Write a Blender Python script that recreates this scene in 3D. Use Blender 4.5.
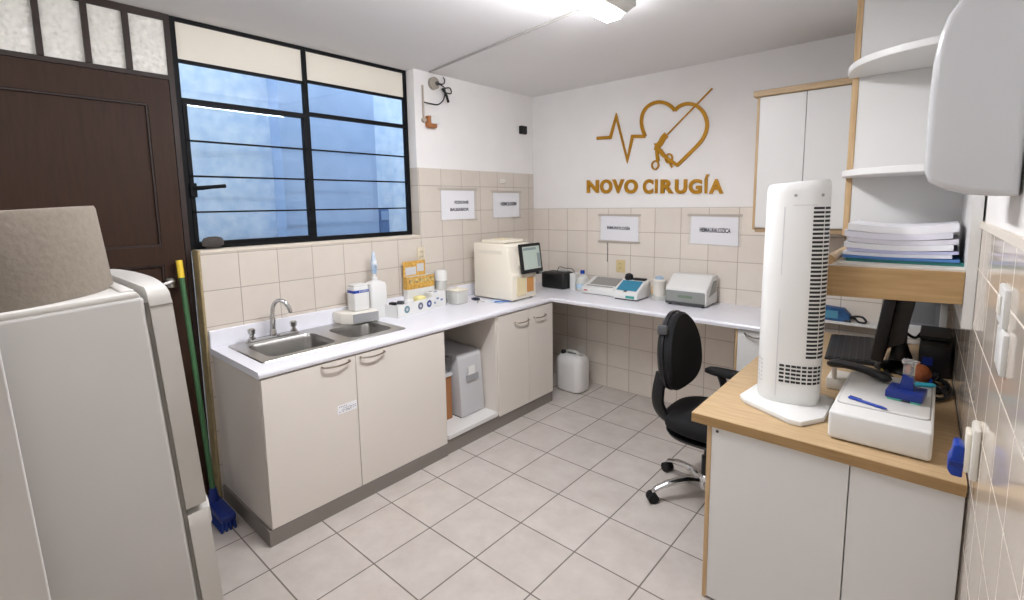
import bpy, bmesh, math, random
from mathutils import Matrix, Vector
random.seed(7)
S = bpy.context.scene
C = bpy.context.collection
PI = math.pi
for o in list(bpy.data.objects):
    bpy.data.objects.remove(o)

# ------------------------------------------------------------------ camera
yaw, pitch, roll = math.radians(41.534), math.radians(6.947), math.radians(-.932)
fw = Vector((-math.sin(yaw)*math.cos(pitch), math.cos(yaw)*math.cos(pitch), -math.sin(pitch)))
rt = Vector((math.cos(yaw), math.sin(yaw), 0)); up = rt.cross(fw)
r2 = rt*math.cos(roll)+up*math.sin(roll); u2 = -rt*math.sin(roll)+up*math.cos(roll)
cd = bpy.data.cameras.new('camera'); cam = bpy.data.objects.new('camera', cd); C.objects.link(cam)
cam.matrix_world = Matrix(((r2.x, u2.x, -fw.x, 3.0593), (r2.y, u2.y, -fw.y, -3.842), (r2.z, u2.z, -fw.z, 1.683), (0, 0, 0, 1)))
cd.sensor_width = 36; cd.lens = 489.854/1024*36; cd.clip_start = .02
cd.shift_x = (512-508.588)/1024; cd.shift_y = (264.139-300)/1024
S.camera = cam
# ------------------------------------------------------------------ world, exposure
w = bpy.data.worlds.new('world'); S.world = w; w.use_nodes = True
w.node_tree.nodes['Background'].inputs[0].default_value = (.86, .93, 1, 1)
w.node_tree.nodes['Background'].inputs[1].default_value = 2.3
S.view_settings.view_transform = 'Standard'; S.view_settings.look = 'None'
S.view_settings.gamma = 1; S.view_settings.use_curve_mapping = False
S.view_settings.exposure = 0.38
LAMP = 80.0; FILL_REAR = 21.0

# ------------------------------------------------------------------ materials
def lin(c):
    if isinstance(c, str):
        c = [int(c[i:i+2], 16)/255 for i in (0, 2, 4)]
        c = [x/12.92 if x <= .04045 else ((x+.055)/1.055)**2.4 for x in c]
    return (c[0], c[1], c[2], 1)
MATS = {}
def mat(name, col, rough=.5, metal=0, coat=0, noise=0, nscale=8, col2=None, bump=0, trans=0, alpha=1, ior=1.45, stretch=None, emit=None, spec=.5):
    if name in MATS: return MATS[name]
    m = bpy.data.materials.new(name); m.use_nodes = True; MATS[name] = m
    nt = m.node_tree; b = nt.nodes['Principled BSDF']
    b.inputs['Base Color'].default_value = lin(col); b.inputs['Roughness'].default_value = rough
    b.inputs['Metallic'].default_value = metal; b.inputs['Coat Weight'].default_value = coat
    b.inputs['Transmission Weight'].default_value = trans; b.inputs['Alpha'].default_value = alpha
    b.inputs['IOR'].default_value = ior; b.inputs['Specular IOR Level'].default_value = spec
    if emit:
        b.inputs['Emission Color'].default_value = lin(col); b.inputs['Emission Strength'].default_value = emit
    if noise or bump or col2:
        tc = nt.nodes.new('ShaderNodeTexCoord'); mp = nt.nodes.new('ShaderNodeMapping')
        nt.links.new(tc.outputs['Object'], mp.inputs[0])
        if stretch: mp.inputs['Scale'].default_value = stretch
        n = nt.nodes.new('ShaderNodeTexNoise'); n.inputs['Scale'].default_value = nscale; n.inputs['Detail'].default_value = 6
        nt.links.new(mp.outputs[0], n.inputs['Vector'])
        if noise or col2:
            r = nt.nodes.new('ShaderNodeValToRGB'); r.color_ramp.elements[0].position = .3; r.color_ramp.elements[1].position = .7
            c = lin(col); d = lin(col2) if col2 else tuple(max(0, x*(1-noise)) for x in c[:3])+(1,)
            r.color_ramp.elements[0].color = d; r.color_ramp.elements[1].color = c
            nt.links.new(n.outputs[0], r.inputs[0]); nt.links.new(r.outputs[0], b.inputs['Base Color'])
        if bump:
            bp = nt.nodes.new('ShaderNodeBump'); bp.inputs['Strength'].default_value = bump; bp.inputs['Distance'].default_value = .01
            nt.links.new(n.outputs[0], bp.inputs['Height']); nt.links.new(bp.outputs[0], b.inputs['Normal'])
    return m

def tile_mat(name, ax, pu, pv, ou, ov, base, base2, grout, gw, rough=.3, var=.06, nscale=5, mott=.5):
    """square tiles laid out in object space (object origins of tiled walls and floor stay at the world origin)"""
    m = bpy.data.materials.new(name); m.use_nodes = True; MATS[name] = m
    nt = m.node_tree; N = nt.nodes; L = nt.links; b = N['Principled BSDF']
    tc = N.new('ShaderNodeTexCoord'); sp = N.new('ShaderNodeSeparateXYZ'); L.new(tc.outputs['Object'], sp.inputs[0])
    def math_(op, a, bb=None, c=None):
        n = N.new('ShaderNodeMath'); n.operation = op
        for i, v in enumerate((a, bb, c)):
            if v is None: continue
            if isinstance(v, (int, float)): n.inputs[i].default_value = v
            else: L.new(v, n.inputs[i])
        return n.outputs[0]
    def axis(i, p, o):
        t = math_('DIVIDE', math_('SUBTRACT', sp.outputs[i], o), p)
        fl = math_('FLOOR', t); fr = math_('SUBTRACT', t, fl)
        d = math_('MULTIPLY', math_('MINIMUM', fr, math_('SUBTRACT', 1.0, fr)), p)
        return fl, d
    fu, du = axis(ax[0], pu, ou); fv, dv = axis(ax[1], pv, ov)
    d = math_('MINIMUM', du, dv)
    ss = N.new('ShaderNodeMapRange'); ss.interpolation_type = 'SMOOTHSTEP'
    L.new(d, ss.inputs[0]); ss.inputs[1].default_value = gw*.35; ss.inputs[2].default_value = gw*.75
    cb = N.new('ShaderNodeCombineXYZ'); L.new(fu, cb.inputs[0]); L.new(fv, cb.inputs[1])
    wn = N.new('ShaderNodeTexWhiteNoise'); wn.noise_dimensions = '3D'; L.new(cb.outputs[0], wn.inputs['Vector'])
    ns = N.new('ShaderNodeTexNoise'); ns.inputs['Scale'].default_value = nscale; ns.inputs['Detail'].default_value = 8; ns.inputs['Roughness'].default_value = .65
    L.new(tc.outputs['Object'], ns.inputs['Vector'])
    mr = N.new('ShaderNodeMapRange'); L.new(ns.outputs[0], mr.inputs[0]); mr.inputs[1].default_value = .5-mott/2; mr.inputs[2].default_value = .5+mott/2
    mx = N.new('ShaderNodeMix'); mx.data_type = 'RGBA'; L.new(mr.outputs[0], mx.inputs['Factor'])
    mx.inputs['A'].default_value = lin(base2); mx.inputs['B'].default_value = lin(base)
    hs = N.new('ShaderNodeHueSaturation'); L.new(mx.outputs['Result'], hs.inputs['Color'])
    L.new(math_('MULTIPLY_ADD', wn.outputs['Value'], var*2, 1-var), hs.inputs['Value'])
    m2 = N.new('ShaderNodeMix'); m2.data_type = 'RGBA'; L.new(ss.outputs[0], m2.inputs['Factor'])
    m2.inputs['A'].default_value = lin(grout); L.new(hs.outputs[0], m2.inputs['B'])
    L.new(m2.outputs['Result'], b.inputs['Base Color'])
    rr = N.new('ShaderNodeMapRange'); L.new(ss.outputs[0], rr.inputs[0]); rr.inputs[3].default_value = .8; rr.inputs[4].default_value = rough
    L.new(rr.outputs[0], b.inputs['Roughness'])
    bp = N.new('ShaderNodeBump'); bp.inputs['Strength'].default_value = .35; bp.inputs['Distance'].default_value = .004
    L.new(ss.outputs[0], bp.inputs['Height']); L.new(bp.outputs[0], b.inputs['Normal'])
    return m

def wood_mat(name, c1, c2, stretch, rough=.45, scale=6):
    m = mat(name, c1, rough, col2=c2, nscale=scale, stretch=stretch, spec=.25 if 'dark' in name else .5)
    return m

def glass_mat(name):
    m = bpy.data.materials.new(name); m.use_nodes = True; MATS[name] = m
    nt = m.node_tree; N = nt.nodes; L = nt.links; N.remove(N['Principled BSDF'])
    t = N.new('ShaderNodeBsdfTransparent'); t.inputs[0].default_value = (.93, .96, .97, 1)
    g = N.new('ShaderNodeBsdfGlossy'); g.inputs['Roughness'].default_value = .01
    f = N.new('ShaderNodeFresnel'); f.inputs[0].default_value = 1.5
    x = N.new('ShaderNodeMixShader'); L.new(f.outputs[0], x.inputs[0]); L.new(t.outputs[0], x.inputs[1]); L.new(g.outputs[0], x.inputs[2])
    L.new(x.outputs[0], N['Material Output'].inputs[0])
    return m

PLASTER = mat('white_plaster', 'F0EEEC', .85, noise=.04, nscale=3, bump=.05)
CEIL = mat('ceiling_paint', 'EBEAEA', .9, noise=.03, nscale=1.5)
FLOOR = tile_mat('floor_tile', (0, 1), .34, .34, .8055, -2.3406, 'C9C2BB', 'B5ACA4', '6F665F', .0062, .32, .025, 7)
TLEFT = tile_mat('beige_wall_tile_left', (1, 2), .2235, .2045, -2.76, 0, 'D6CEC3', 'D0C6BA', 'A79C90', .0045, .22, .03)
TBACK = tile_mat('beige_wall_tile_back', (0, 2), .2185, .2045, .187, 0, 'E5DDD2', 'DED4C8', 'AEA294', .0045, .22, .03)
TRIGHT = tile_mat('glossy_wall_tile_right', (1, 2), .2235, .2045, -1.63, 0, 'D6CABB', 'CDC0B0', 'E6DCCF', .005, .1, .03)
DOORW = wood_mat('dark_brown_wood', '3A261B', '302016', (3, 9, 1.0), .55)
FRAMEW = mat('dark_brown_frame', '2C1D17', .55, noise=.2)
IRON = mat('black_iron', '0F1013', .6, noise=.2, spec=.2)
CREAMP = mat('cream_panel', 'E8E2D4', .5, noise=.03, nscale=4)
GLASS = glass_mat('window_glass')
PEBBLE = mat('frosted_pebbled_glass', 'EFEDE4', .12, noise=.12, nscale=45)
nt_ = PEBBLE.node_tree; v_ = nt_.nodes.new('ShaderNodeTexVoronoi'); v_.inputs['Scale'].default_value = 42; b_ = nt_.nodes.new('ShaderNodeBump')
v_.feature = 'SMOOTH_F1'; b_.inputs['Strength'].default_value = 1; b_.inputs['Distance'].default_value = .012
t_ = nt_.nodes.new('ShaderNodeTexCoord'); nt_.links.new(t_.outputs['Object'], v_.inputs['Vector']); nt_.links.new(v_.outputs['Distance'], b_.inputs['Height']); nt_.links.new(b_.outputs[0], nt_.nodes['Principled BSDF'].inputs['Normal'])
BLUEWALL = mat('light_blue_wall', 'C6D5E6', .9, col2='A6BEDC', nscale=12)
BLUESHADE = mat('shaded_blue_wall', '9DB4D6', .9, col2='90A8CC', nscale=5)  # blue wall colour with shade painted in
LAM = mat('cream_white_laminate', 'DED7CE', .42, noise=.02, nscale=2)
LAM_SHADE = mat('shaded_side_laminate', 'D6CFC6', .5, noise=.02, nscale=2)  # cream laminate with the side panels' slight shade mixed in
WHITEL = mat('white_laminate', 'DEDDDA', .4, noise=.015, nscale=3)
TOPW = mat('white_worktop', 'E8E8EE', .28, noise=.03, nscale=30)
PLINTH = mat('grey_plinth', '847D77', .45, noise=.06, nscale=3)
STEEL = mat('brushed_steel', 'B9B7B3', .28, metal=1, noise=.08, nscale=10, stretch=(1, 12, 1))
CHROME = mat('chrome', 'D8D8D8', .12, metal=1)
OAK = wood_mat('light_oak', 'CBAE86', 'B9986D', (14, 1.2, 14), .42, 5)
OAKX = wood_mat('light_oak_along', 'C6AB84', 'B0946E', (1.2, 14, 14), .45, 5)
OAKZ = wood_mat('light_oak_upright', 'CBAE86', 'B6966B', (14, 14, 1.2), .45, 5)
WPL = mat('white_plastic', 'E0E0DD', .35)
WPL2 = mat('offwhite_plastic', 'E2DED4', .4)
CREAMPL = mat('cream_plastic', 'EDE6D6', .38)
GREYPL = mat('grey_plastic', '9A9B9C', .45)
LGREY = mat('light_grey_plastic', 'C9C9CB', .42)
DGREY = mat('dark_grey_plastic', '4A4B4D', .5)
BLACK = mat('black_plastic', '141416', .4)
BLKF = mat('black_fabric', '121214', .9, noise=.3, nscale=250, bump=.2)
RUBBER = mat('black_rubber', '0E0E0F', .7)
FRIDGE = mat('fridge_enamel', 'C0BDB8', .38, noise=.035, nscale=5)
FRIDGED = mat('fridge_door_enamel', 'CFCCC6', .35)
GASKET = mat('grey_gasket', '8F8B85', .7)
DRUM = mat('beige_felt', '8F8579', .95, noise=.12, nscale=60, bump=.25)
GOLD = mat('gold_lettering', 'B8841C', .38, metal=.35)
PAPER = mat('white_paper', 'F1F1F4', .7)
SLEEVE = mat('plastic_sleeve', 'F0F0F2', .25, alpha=.09)
TAPE = mat('grey_tape', 'B8AFA4', .4)
INK = mat('dark_ink', '3A3A44', .7)
BLUE = mat('blue_plastic', '123A9C', .35)
DBLUE = mat('dark_blue_plastic', '1B2F78', .35)
TEAL = mat('teal_panel', '2C7F9E', .35)
CYAN = mat('cyan_plastic', '2FA5BF', .35)
CLEAR = mat('clear_plastic', 'EDEFEF', .08, trans=.85, ior=1.3)
FROST = mat('translucent_plastic', 'E6E6E0', .45, trans=.35)
GREEN = mat('green_handle', '3D6541', .4)
YELLOW = mat('yellow_plastic', 'E3C23A', .45)
ORANGE = mat('orange_card', 'DDB25C', .6, col2='B98A3C', nscale=60)
BROWNC = mat('brown_card', 'A9744A', .8, noise=.08)
RUST = mat('rusty_orange', 'B4653A', .6, noise=.3, nscale=60)
YSEAL = mat('yellowed_sealant', 'A8966E', .7, noise=.25, nscale=20)
STONE = mat('grey_stone', '504B47', .9, noise=.3, nscale=60, bump=.5)
SCREEN = mat('pale_screen', 'A4B0A6', .15, emit=.18)
SCRG = mat('screen_grey', '7E8B8C', .15, emit=.1)
LENS = mat('lit_lamp_lens', 'FAFAFF', .5, emit=LAMP)
LENS_FILL = mat('added_fill_lens', 'FAFAFF', .5, emit=FILL_REAR)  # glow of the added fill lamp
CONC = mat('grey_concrete', '8C8C8A', .95)
TANB = mat('stained_orange', 'C98E4E', .5)
BEIGEPL = mat('beige_plastic', 'D8CDB4', .45)

# ------------------------------------------------------------------ mesh helpers
WM = {}
def nb(): return bmesh.new()
def obj(name, bm, m, parent=None, smooth=False, label=None, kind=None, origin=True):
    bmesh.ops.recalc_face_normals(bm, faces=bm.faces)
    me = bpy.data.meshes.new(name); o = bpy.data.objects.new(name, me); C.objects.link(o)
    if parent is not None:
        M = WM.get(parent.name, Matrix()); bm.transform(M.inverted()); WM[o.name] = M; o.parent = parent
    elif origin and bm.verts:
        xs = [v.co.x for v in bm.verts]; ys = [v.co.y for v in bm.verts]; z0 = min(v.co.z for v in bm.verts)
        p = Vector(((min(xs)+max(xs))/2, (min(ys)+max(ys))/2, z0))
        bm.transform(Matrix.Translation(-p)); o.location = p; WM[o.name] = Matrix.Translation(p)
    for f in bm.faces: f.smooth = bool(smooth)
    bm.to_mesh(me); bm.free()
    for x in (m if isinstance(m, (list, tuple)) else [m]): me.materials.append(x)
    if smooth:
        try: me.set_sharp_from_angle(angle=math.radians(38))
        except Exception: pass
    if label: o['label'] = label
    if kind: o['kind'] = kind
    return o
def tag(o, label, cat, group=None):
    o['label'] = label; o['category'] = cat
    if group: o['group'] = group
    return o
def thing(name, label, cat, loc=(0, 0, 0), rotz=0, group=None):
    o = bpy.data.objects.new(name, None); C.objects.link(o); o.empty_display_size = .05
    o.location = loc; o.rotation_euler = (0, 0, rotz)
    WM[o.name] = Matrix.Translation(loc) @ Matrix.Rotation(rotz, 4, 'Z')
    return tag(o, label, cat, group)
def local_thing(*a, **k):
    o = thing(*a, **k); WM[o.name] = Matrix(); return o
def struct(name, bm, m, parent=None, smooth=False):
    return obj(name, bm, m, parent, smooth, kind='structure' if parent is None else None, origin=False)
def dup(root, loc, rotz, label, group=None):
    r = root.copy(); C.objects.link(r); r.location = loc; r.rotation_euler = (0, 0, rotz); r['label'] = label
    if group: r['group'] = group
    for ch in list(root.children):
        c = ch.copy(); C.objects.link(c); c.parent = r
        for g in list(ch.children):
            d = g.copy(); C.objects.link(d); d.parent = c
    return r

def box(bm, x0, x1, y0, y1, z0, z1, r=0, seg=2, M=None, mi=0):
    vs = bmesh.ops.create_cube(bm, size=1)['verts']
    for v in vs:
        v.co = Vector((x0+(v.co.x+.5)*(x1-x0), y0+(v.co.y+.5)*(y1-y0), z0+(v.co.z+.5)*(z1-z0)))
    geom = vs
    if r:
        es = list({e for v in vs for e in v.link_edges})
        res = bmesh.ops.bevel(bm, geom=es, offset=r, segments=seg, profile=.5, affect='EDGES')
        geom = list({v for f in res['faces'] for v in f.verts} | {v for v in vs if v.is_valid})
    if M is not None:
        for v in geom: v.co = M @ v.co
    if mi:
        for f in {f for v in geom for f in v.link_faces}: f.material_index = mi
    return bm
def prism(bm, pts, d0, d1, axis='Y', r=0, seg=2, which='all'):
    """outline pts extruded along axis. Y: (x,z); X: (y,z); Z: (x,y)"""
    def mk(p, d): return {'Y': (p[0], d, p[1]), 'X': (d, p[0], p[1]), 'Z': (p[0], p[1], d)}[axis]
    a = [bm.verts.new(mk(p, d0)) for p in pts]; b = [bm.verts.new(mk(p, d1)) for p in pts]
    n = len(pts); f0 = bm.faces.new(a); f1 = bm.faces.new(b[::-1])
    for i in range(n): bm.faces.new((a[i], a[(i+1) % n], b[(i+1) % n], b[i]))
    if r:
        es = set(f0.edges) | set(f1.edges)
        if which == 'all': es |= {e for v in a for e in v.link_edges}
        bmesh.ops.recalc_face_normals(bm, faces=bm.faces)
        bmesh.ops.bevel(bm, geom=list(es), offset=r, segments=seg, profile=.5, affect='EDGES', clamp_overlap=True)
    return bm
def loft(bm, rings, cap=True):
    R = [[bm.verts.new(p) for p in ring] for ring in rings]; n = len(R[0])
    for a, b in zip(R, R[1:]):
        for i in range(n): bm.faces.new((a[i], a[(i+1) % n], b[(i+1) % n], b[i]))
    if cap:
        bm.faces.new(R[0][::-1]); bm.faces.new(R[-1])
    return bm
def lathe(bm, prof, c=(0, 0, 0), n=28, cap=True):
    rings = [[(c[0]+r*math.cos(2*PI*i/n), c[1]+r*math.sin(2*PI*i/n), c[2]+z) for i in range(n)] for r, z in prof]
    return loft(bm, rings, cap)
def cyl(bm, p, q, r, n=16, r1=None):
    return tube(bm, [p, q], [r, r if r1 is None else r1], n)
def tube(bm, pts, r, n=8, flat=1.0):
    P = [Vector(p) for p in pts]; rad = r if isinstance(r, (list, tuple)) else [r]*len(P)
    rings = []; ref = None
    for i, p in enumerate(P):
        t = (P[min(i+1, len(P)-1)]-P[max(i-1, 0)]).normalized()
        if ref is None:
            ref = Vector((0, 0, 1)) if abs(t.z) < .9 else Vector((1, 0, 0))
        a = (ref - t*ref.dot(t)).normalized(); b = t.cross(a); ref = a
        rings.append([p+(a*math.cos(2*PI*k/n)*flat+b*math.sin(2*PI*k/n))*rad[i] for k in range(n)])
    return loft(bm, rings)
def smooth_path(pts, k=6):
    P = [Vector(p) for p in pts]; Q = [2*P[0]-P[1]]+P+[2*P[-1]-P[-2]]; out = []
    for i in range(1, len(Q)-2):
        for j in range(k):
            t = j/k; a, b, c, d = Q[i-1:i+3]
            out.append(.5*((2*b)+(c-a)*t+(2*a-5*b+4*c-d)*t*t+(3*b-a-3*c+d)*t**3))
    out.append(P[-1]); return out
def rrect(x0, x1, y0, y1, r, k=5):
    out = []
    for cx, cy, a0 in ((x1-r, y1-r, 0), (x0+r, y1-r, PI/2), (x0+r, y0+r, PI), (x1-r, y0+r, 1.5*PI)):
        for i in range(k+1):
            a = a0+PI/2*i/k; out.append((cx+r*math.cos(a), cy+r*math.sin(a)))
    return out
def ribbon(bm, pts, w, d0, d1, closed=False):
    """flat stroke in the XZ plane from depth y=d0 to d1"""
    P = [Vector((p[0], p[1])) for p in pts]; n = len(P); L = []; Rr = []
    for i in range(n):
        a = P[i]-P[i-1] if (i > 0 or closed) else P[1]-P[0]
        b = P[(i+1) % n]-P[i] if (i < n-1 or closed) else P[-1]-P[-2]
        a.normalize(); b.normalize(); na = Vector((-a.y, a.x)); nbv = Vector((-b.y, b.x))
        m = (na+nbv); m = m.normalized() if m.length > 1e-5 else na
        k = min(1/max(m.dot(na), .3), 2.2)*w/2
        L.append(P[i]+m*k); Rr.append(P[i]-m*k)
    V = [[bm.verts.new((q.x, d, q.y)) for q in side] for side in (L, Rr) for d in (d0, d1)]
    rng = range(n if closed else n-1)
    for i in rng:
        j = (i+1) % n; a, b, c, d = V
        bm.faces.new((a[i], a[j], c[j], c[i])); bm.faces.new((b[i], d[i], d[j], b[j]))
        bm.faces.new((a[i], b[i], b[j], a[j])); bm.faces.new((c[i], c[j], d[j], d[i]))
    if not closed:
        for i in (0, n-1): bm.faces.new((V[0][i], V[2][i], V[3][i], V[1][i]))
    return bm
def text_mesh(s, bold=.0, depth=.01):
    cu = bpy.data.curves.new('lettering_outline', 'FONT'); cu.body = s; cu.size = 1; cu.extrude = depth; cu.offset = bold; cu.resolution_u = 4
    o = bpy.data.objects.new('lettering_outline', cu); C.objects.link(o)
    bpy.context.view_layer.update()
    me = bpy.data.meshes.new_from_object(o.evaluated_get(bpy.context.evaluated_depsgraph_get()))
    bpy.data.objects.remove(o); bpy.data.curves.remove(cu)
    return me
def text(bm, s, org, u, v, n, wd, h, depth=.001, bold=.0, keep=False):
    me = text_mesh(s, bold, .01); t = bmesh.new(); t.from_mesh(me)
    xs = [q.co.x for q in t.verts]; ys = [q.co.y for q in t.verts]; x0, x1, y0, y1 = min(xs), max(xs), min(ys), max(ys)
    org, u, v, n = map(Vector, (org, u, v, n))
    for q in t.verts:
        a = (q.co.x-x0)/(x1-x0)*wd; b = (q.co.y-y0)/(y1-y0)*h; c = (q.co.z+.01)/.02*depth
        q.co = org+u*a+v*b+n*c
    tm = bpy.data.meshes.new('tmp'); t.to_mesh(tm); t.free(); bm.from_mesh(tm)
    bpy.data.meshes.remove(tm); bpy.data.meshes.remove(me)
    return bm
def dsk(bm, c, r, axis, t, n=20):
    a = Vector(axis)*t; return cyl(bm, Vector(c), Vector(c)+a, r, n)

# ================================================================== SETTING
H = 2.71; YF = -5.0
def RX(y): return 3.13-.0243*y
bm = nb(); box(bm, -.3, 3.5, YF, .1, -.1, 0); struct('floor', bm, FLOOR)
bm = nb(); box(bm, -.16, 3.5, YF-.1, .1, H, H+.12); struct('ceiling', bm, CEIL)
# back wall: tiled below, plaster above
bm = nb(); box(bm, -.15, 3.3, .006, .15, 1.637, H); struct('wall_back', bm, PLASTER)
bm = nb(); box(bm, -.15, 3.3, 0, .15, 0, 1.637); struct('wall_back_tiled', bm, TBACK)
# left wall
bm = nb(); box(bm, -.16, -.006, -1.428, .006, 1.977, H); struct('wall_left', bm, PLASTER)
bm = nb(); box(bm, -.16, 0, -1.428, 0, 1.455, 1.977); box(bm, -.16, 0, -2.955, 0, 0, 1.455); struct('wall_left_tiled', bm, TLEFT)
bm = nb(); box(bm, -.16, -.02, YF, -4.02, 0, H); struct('wall_left_near', bm, PLASTER)
bm = nb(); box(bm, -.16, 3.5, YF-.1, YF, 0, H); struct('wall_front', bm, PLASTER)
# right wall, tiles below plaster
bm = nb(); prism(bm, [(RX(0), 0), (RX(YF), YF), (RX(YF)+.1, YF), (RX(0)+.1, 0)], 0, 1.585, 'Z'); struct('wall_right_tiled', bm, TRIGHT)
bm = nb(); e = .006; prism(bm, [(RX(0)+e, 0), (RX(YF)+e, YF), (RX(YF)+.1, YF), (RX(0)+.1, 0)], 1.585, H, 'Z'); struct('wall_right', bm, PLASTER)
bm = nb(); prism(bm, [(RX(0)-.006, 0), (RX(YF)-.006, YF), (RX(YF)+.004, YF), (RX(0)+.004, 0)], 1.575, 1.597, 'Z'); struct('trim_1', bm, mat('cream_tile_trim', 'E6DCCB', .3))
bm = nb(); box(bm, -.09, .006, -2.968, -2.955, .0, 1.458, .003, 1); struct('trim_2', bm, YSEAL)
bm = nb(); box(bm, -.135, .004, -2.955, -1.428, 1.44, 1.458, .003, 1); struct('trim_3', bm, mat('sill_paint', 'D9CFC0', .6))

# ---- window: black iron frame, two lights wide
wx0, wx1 = -.13, -.095
win = obj('window_1', box(nb(), wx0, wx1, -2.975, -1.43, 1.452, 1.488), IRON, None, kind='structure', origin=False)
def wpart(n, b, m): return obj(n, b, m, win)
b = nb()
box(b, wx0, wx1, -2.975, -1.43, H-.022, H); box(b, wx0, wx1, -2.975, -2.945, 1.488, H-.022); box(b, wx0, wx1, -1.455, -1.43, 1.488, H-.022)
box(b, wx0, wx1, -2.25, -2.222, 1.488, H-.022)
wpart('window_frame', b, IRON)
b = nb(); box(b, wx0-.004, wx1+.004, -2.945, -2.25, 2.262, 2.29); box(b, wx0, wx1, -2.222, -1.455, 2.28, 2.305); wpart('transom_bar', b, IRON)
b = nb(); box(b, wx0+.006, wx1-.004, -2.95, -2.24, 2.478, 2.495); box(b, wx0+.006, wx1-.004, -2.222, -1.455, 2.492, 2.509)
for z in (2.062, 1.868, 1.668):
    box(b, wx1-.006, wx1+.006, -2.945, -1.45, z-.005, z+.005)
wpart('glazing_bar', b, IRON)
b = nb(); box(b, wx0-.002, wx1+.006, -2.945, -2.925, 1.488, 2.26); box(b, wx0-.002, wx1+.006, -2.266, -2.25, 1.488, 2.26)
box(b, wx0-.002, wx1+.006, -2.925, -2.266, 1.488, 1.5); wpart('opening_sash', b, IRON)
for y0, y1, z0, z1 in ((-2.945, -2.25, 1.488, 2.262), (-2.222, -1.455, 1.488, 2.282), (-2.945, -2.25, 2.296, 2.48), (-2.222, -1.455, 2.303, 2.494)):
    b = nb(); box(b, -.116, -.112, y0, y1, z0, z1); wpart('glass_pane', b, GLASS)
for y0, y1, z0 in ((-2.945, -2.25, 2.49), (-2.222, -1.455, 2.505)):
    b = nb(); box(b, -.118, -.109, y0, y1, z0, H-.02); wpart('cream_panel', b, CREAMP)
b = nb(); box(b, -.095, -.075, -2.95, -2.915, 1.75, 1.83, .006); tube(b, [(-.075, -2.93, 1.8), (-.05, -2.89, 1.803), (-.045, -2.85, 1.808), (-.045, -2.78, 1.815)], [.012, .012, .01, .011], 8)
wpart('window_handle', b, IRON)
# outside the window: painted yard wall
bm = nb(); box(bm, -1.3, -1.1, -4.2, 1.4, 0, 4.2); struct('wall_outside', bm, BLUEWALL)
bm = nb(); box(bm, -1.1, -.92, -2.05, -1.18, 0, 3.2); struct('wall_outside_pier', bm, BLUESHADE)  # the pier's shade is put into its darker blue
bm = nb(); box(bm, -1.3, -.16, -4.2, 1.4, -.1, 0); struct('floor_outside', bm, CONC)
t = thing('outdoor_box', 'small dark blue box on the blue wall outside, seen through the lower right window pane', 'box', (-1.06, -1.03, 1.45))
b = nb(); box(b, -1.10, -1.03, -1.10, -.985, 1.42, 1.66, .008, 1); obj('box_body', b, mat('slate_blue_box', '4A6FA0', .6), t, True)
b = nb(); box(b, -1.03, -1.022, -1.085, -1.0, 1.55, 1.64, .004, 1); obj('box_cover', b, mat('pale_slate', '7E9CC4', .6), t, True)
# ---- door with a glazed transom in the left wall
dx = -.10
b = nb(); box(b, -.15, -.088, -2.998, -2.972, 0, H)
box(b, -.15, -.085, -4.0, -2.998, 2.372, 2.395); box(b, -.15, -.085, -4.0, -2.998, 2.675, H); box(b, -.15, -.04, -4.06, -4.0, 0, H)
df = obj('door_frame_1', b, FRAMEW, None, kind='structure', origin=False)
b = nb()
for y in (-3.165, -3.325, -3.497, -3.655, -3.82): box(b, -.13, -.075, y-.012, y+.012, 2.395, 2.675)
obj('transom_mullion', b, FRAMEW, df)
ys = (-2.987, -3.165, -3.325, -3.497, -3.655, -3.82, -4.0)
for a, c in zip(ys, ys[1:]):
    b = nb(); box(b, -.108, -.098, c+.011, a-.011, 2.395, 2.675); obj('pebbled_pane', b, PEBBLE, df)
b = nb(); box(b, -.14, -.1, -3.99, -3.003, .01, 2.368)
# raised stiles and rails around sunk panels
for a in ((-3.105, -3.003, .01, 2.368), (-3.99, -3.87, .01, 2.368), (-3.87, -3.105, 2.235, 2.368), (-3.87, -3.105, 1.39, 1.49), (-3.87, -3.105, .01, .2)):
    box(b, -.1, -.082, *a)
dr = obj('door_1', b, DOORW, None, kind='structure', origin=False)
b = nb()
for z0, z1 in ((1.49, 2.235), (.2, 1.39)):
    for a in ((-3.115, -3.105, z0, z1), (-3.87, -3.86, z0, z1), (-3.86, -3.115, z1-.01, z1), (-3.86, -3.115, z0, z0+.01)):
        box(b, -.1, -.088, *a)
obj('door_moulding', b, FRAMEW, dr)
b = nb(); tube(b, smooth_path([(-.082, -3.085, 1.29), (-.03, -3.08, 1.30), (-.02, -3.12, 1.295), (-.02, -3.17, 1.28)]), .009, 8); lathe(b, [(.024, 0), (.024, .05)], (-.075, -3.085, 1.265), 12)
obj('door_handle', b, STEEL, dr, True)

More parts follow.
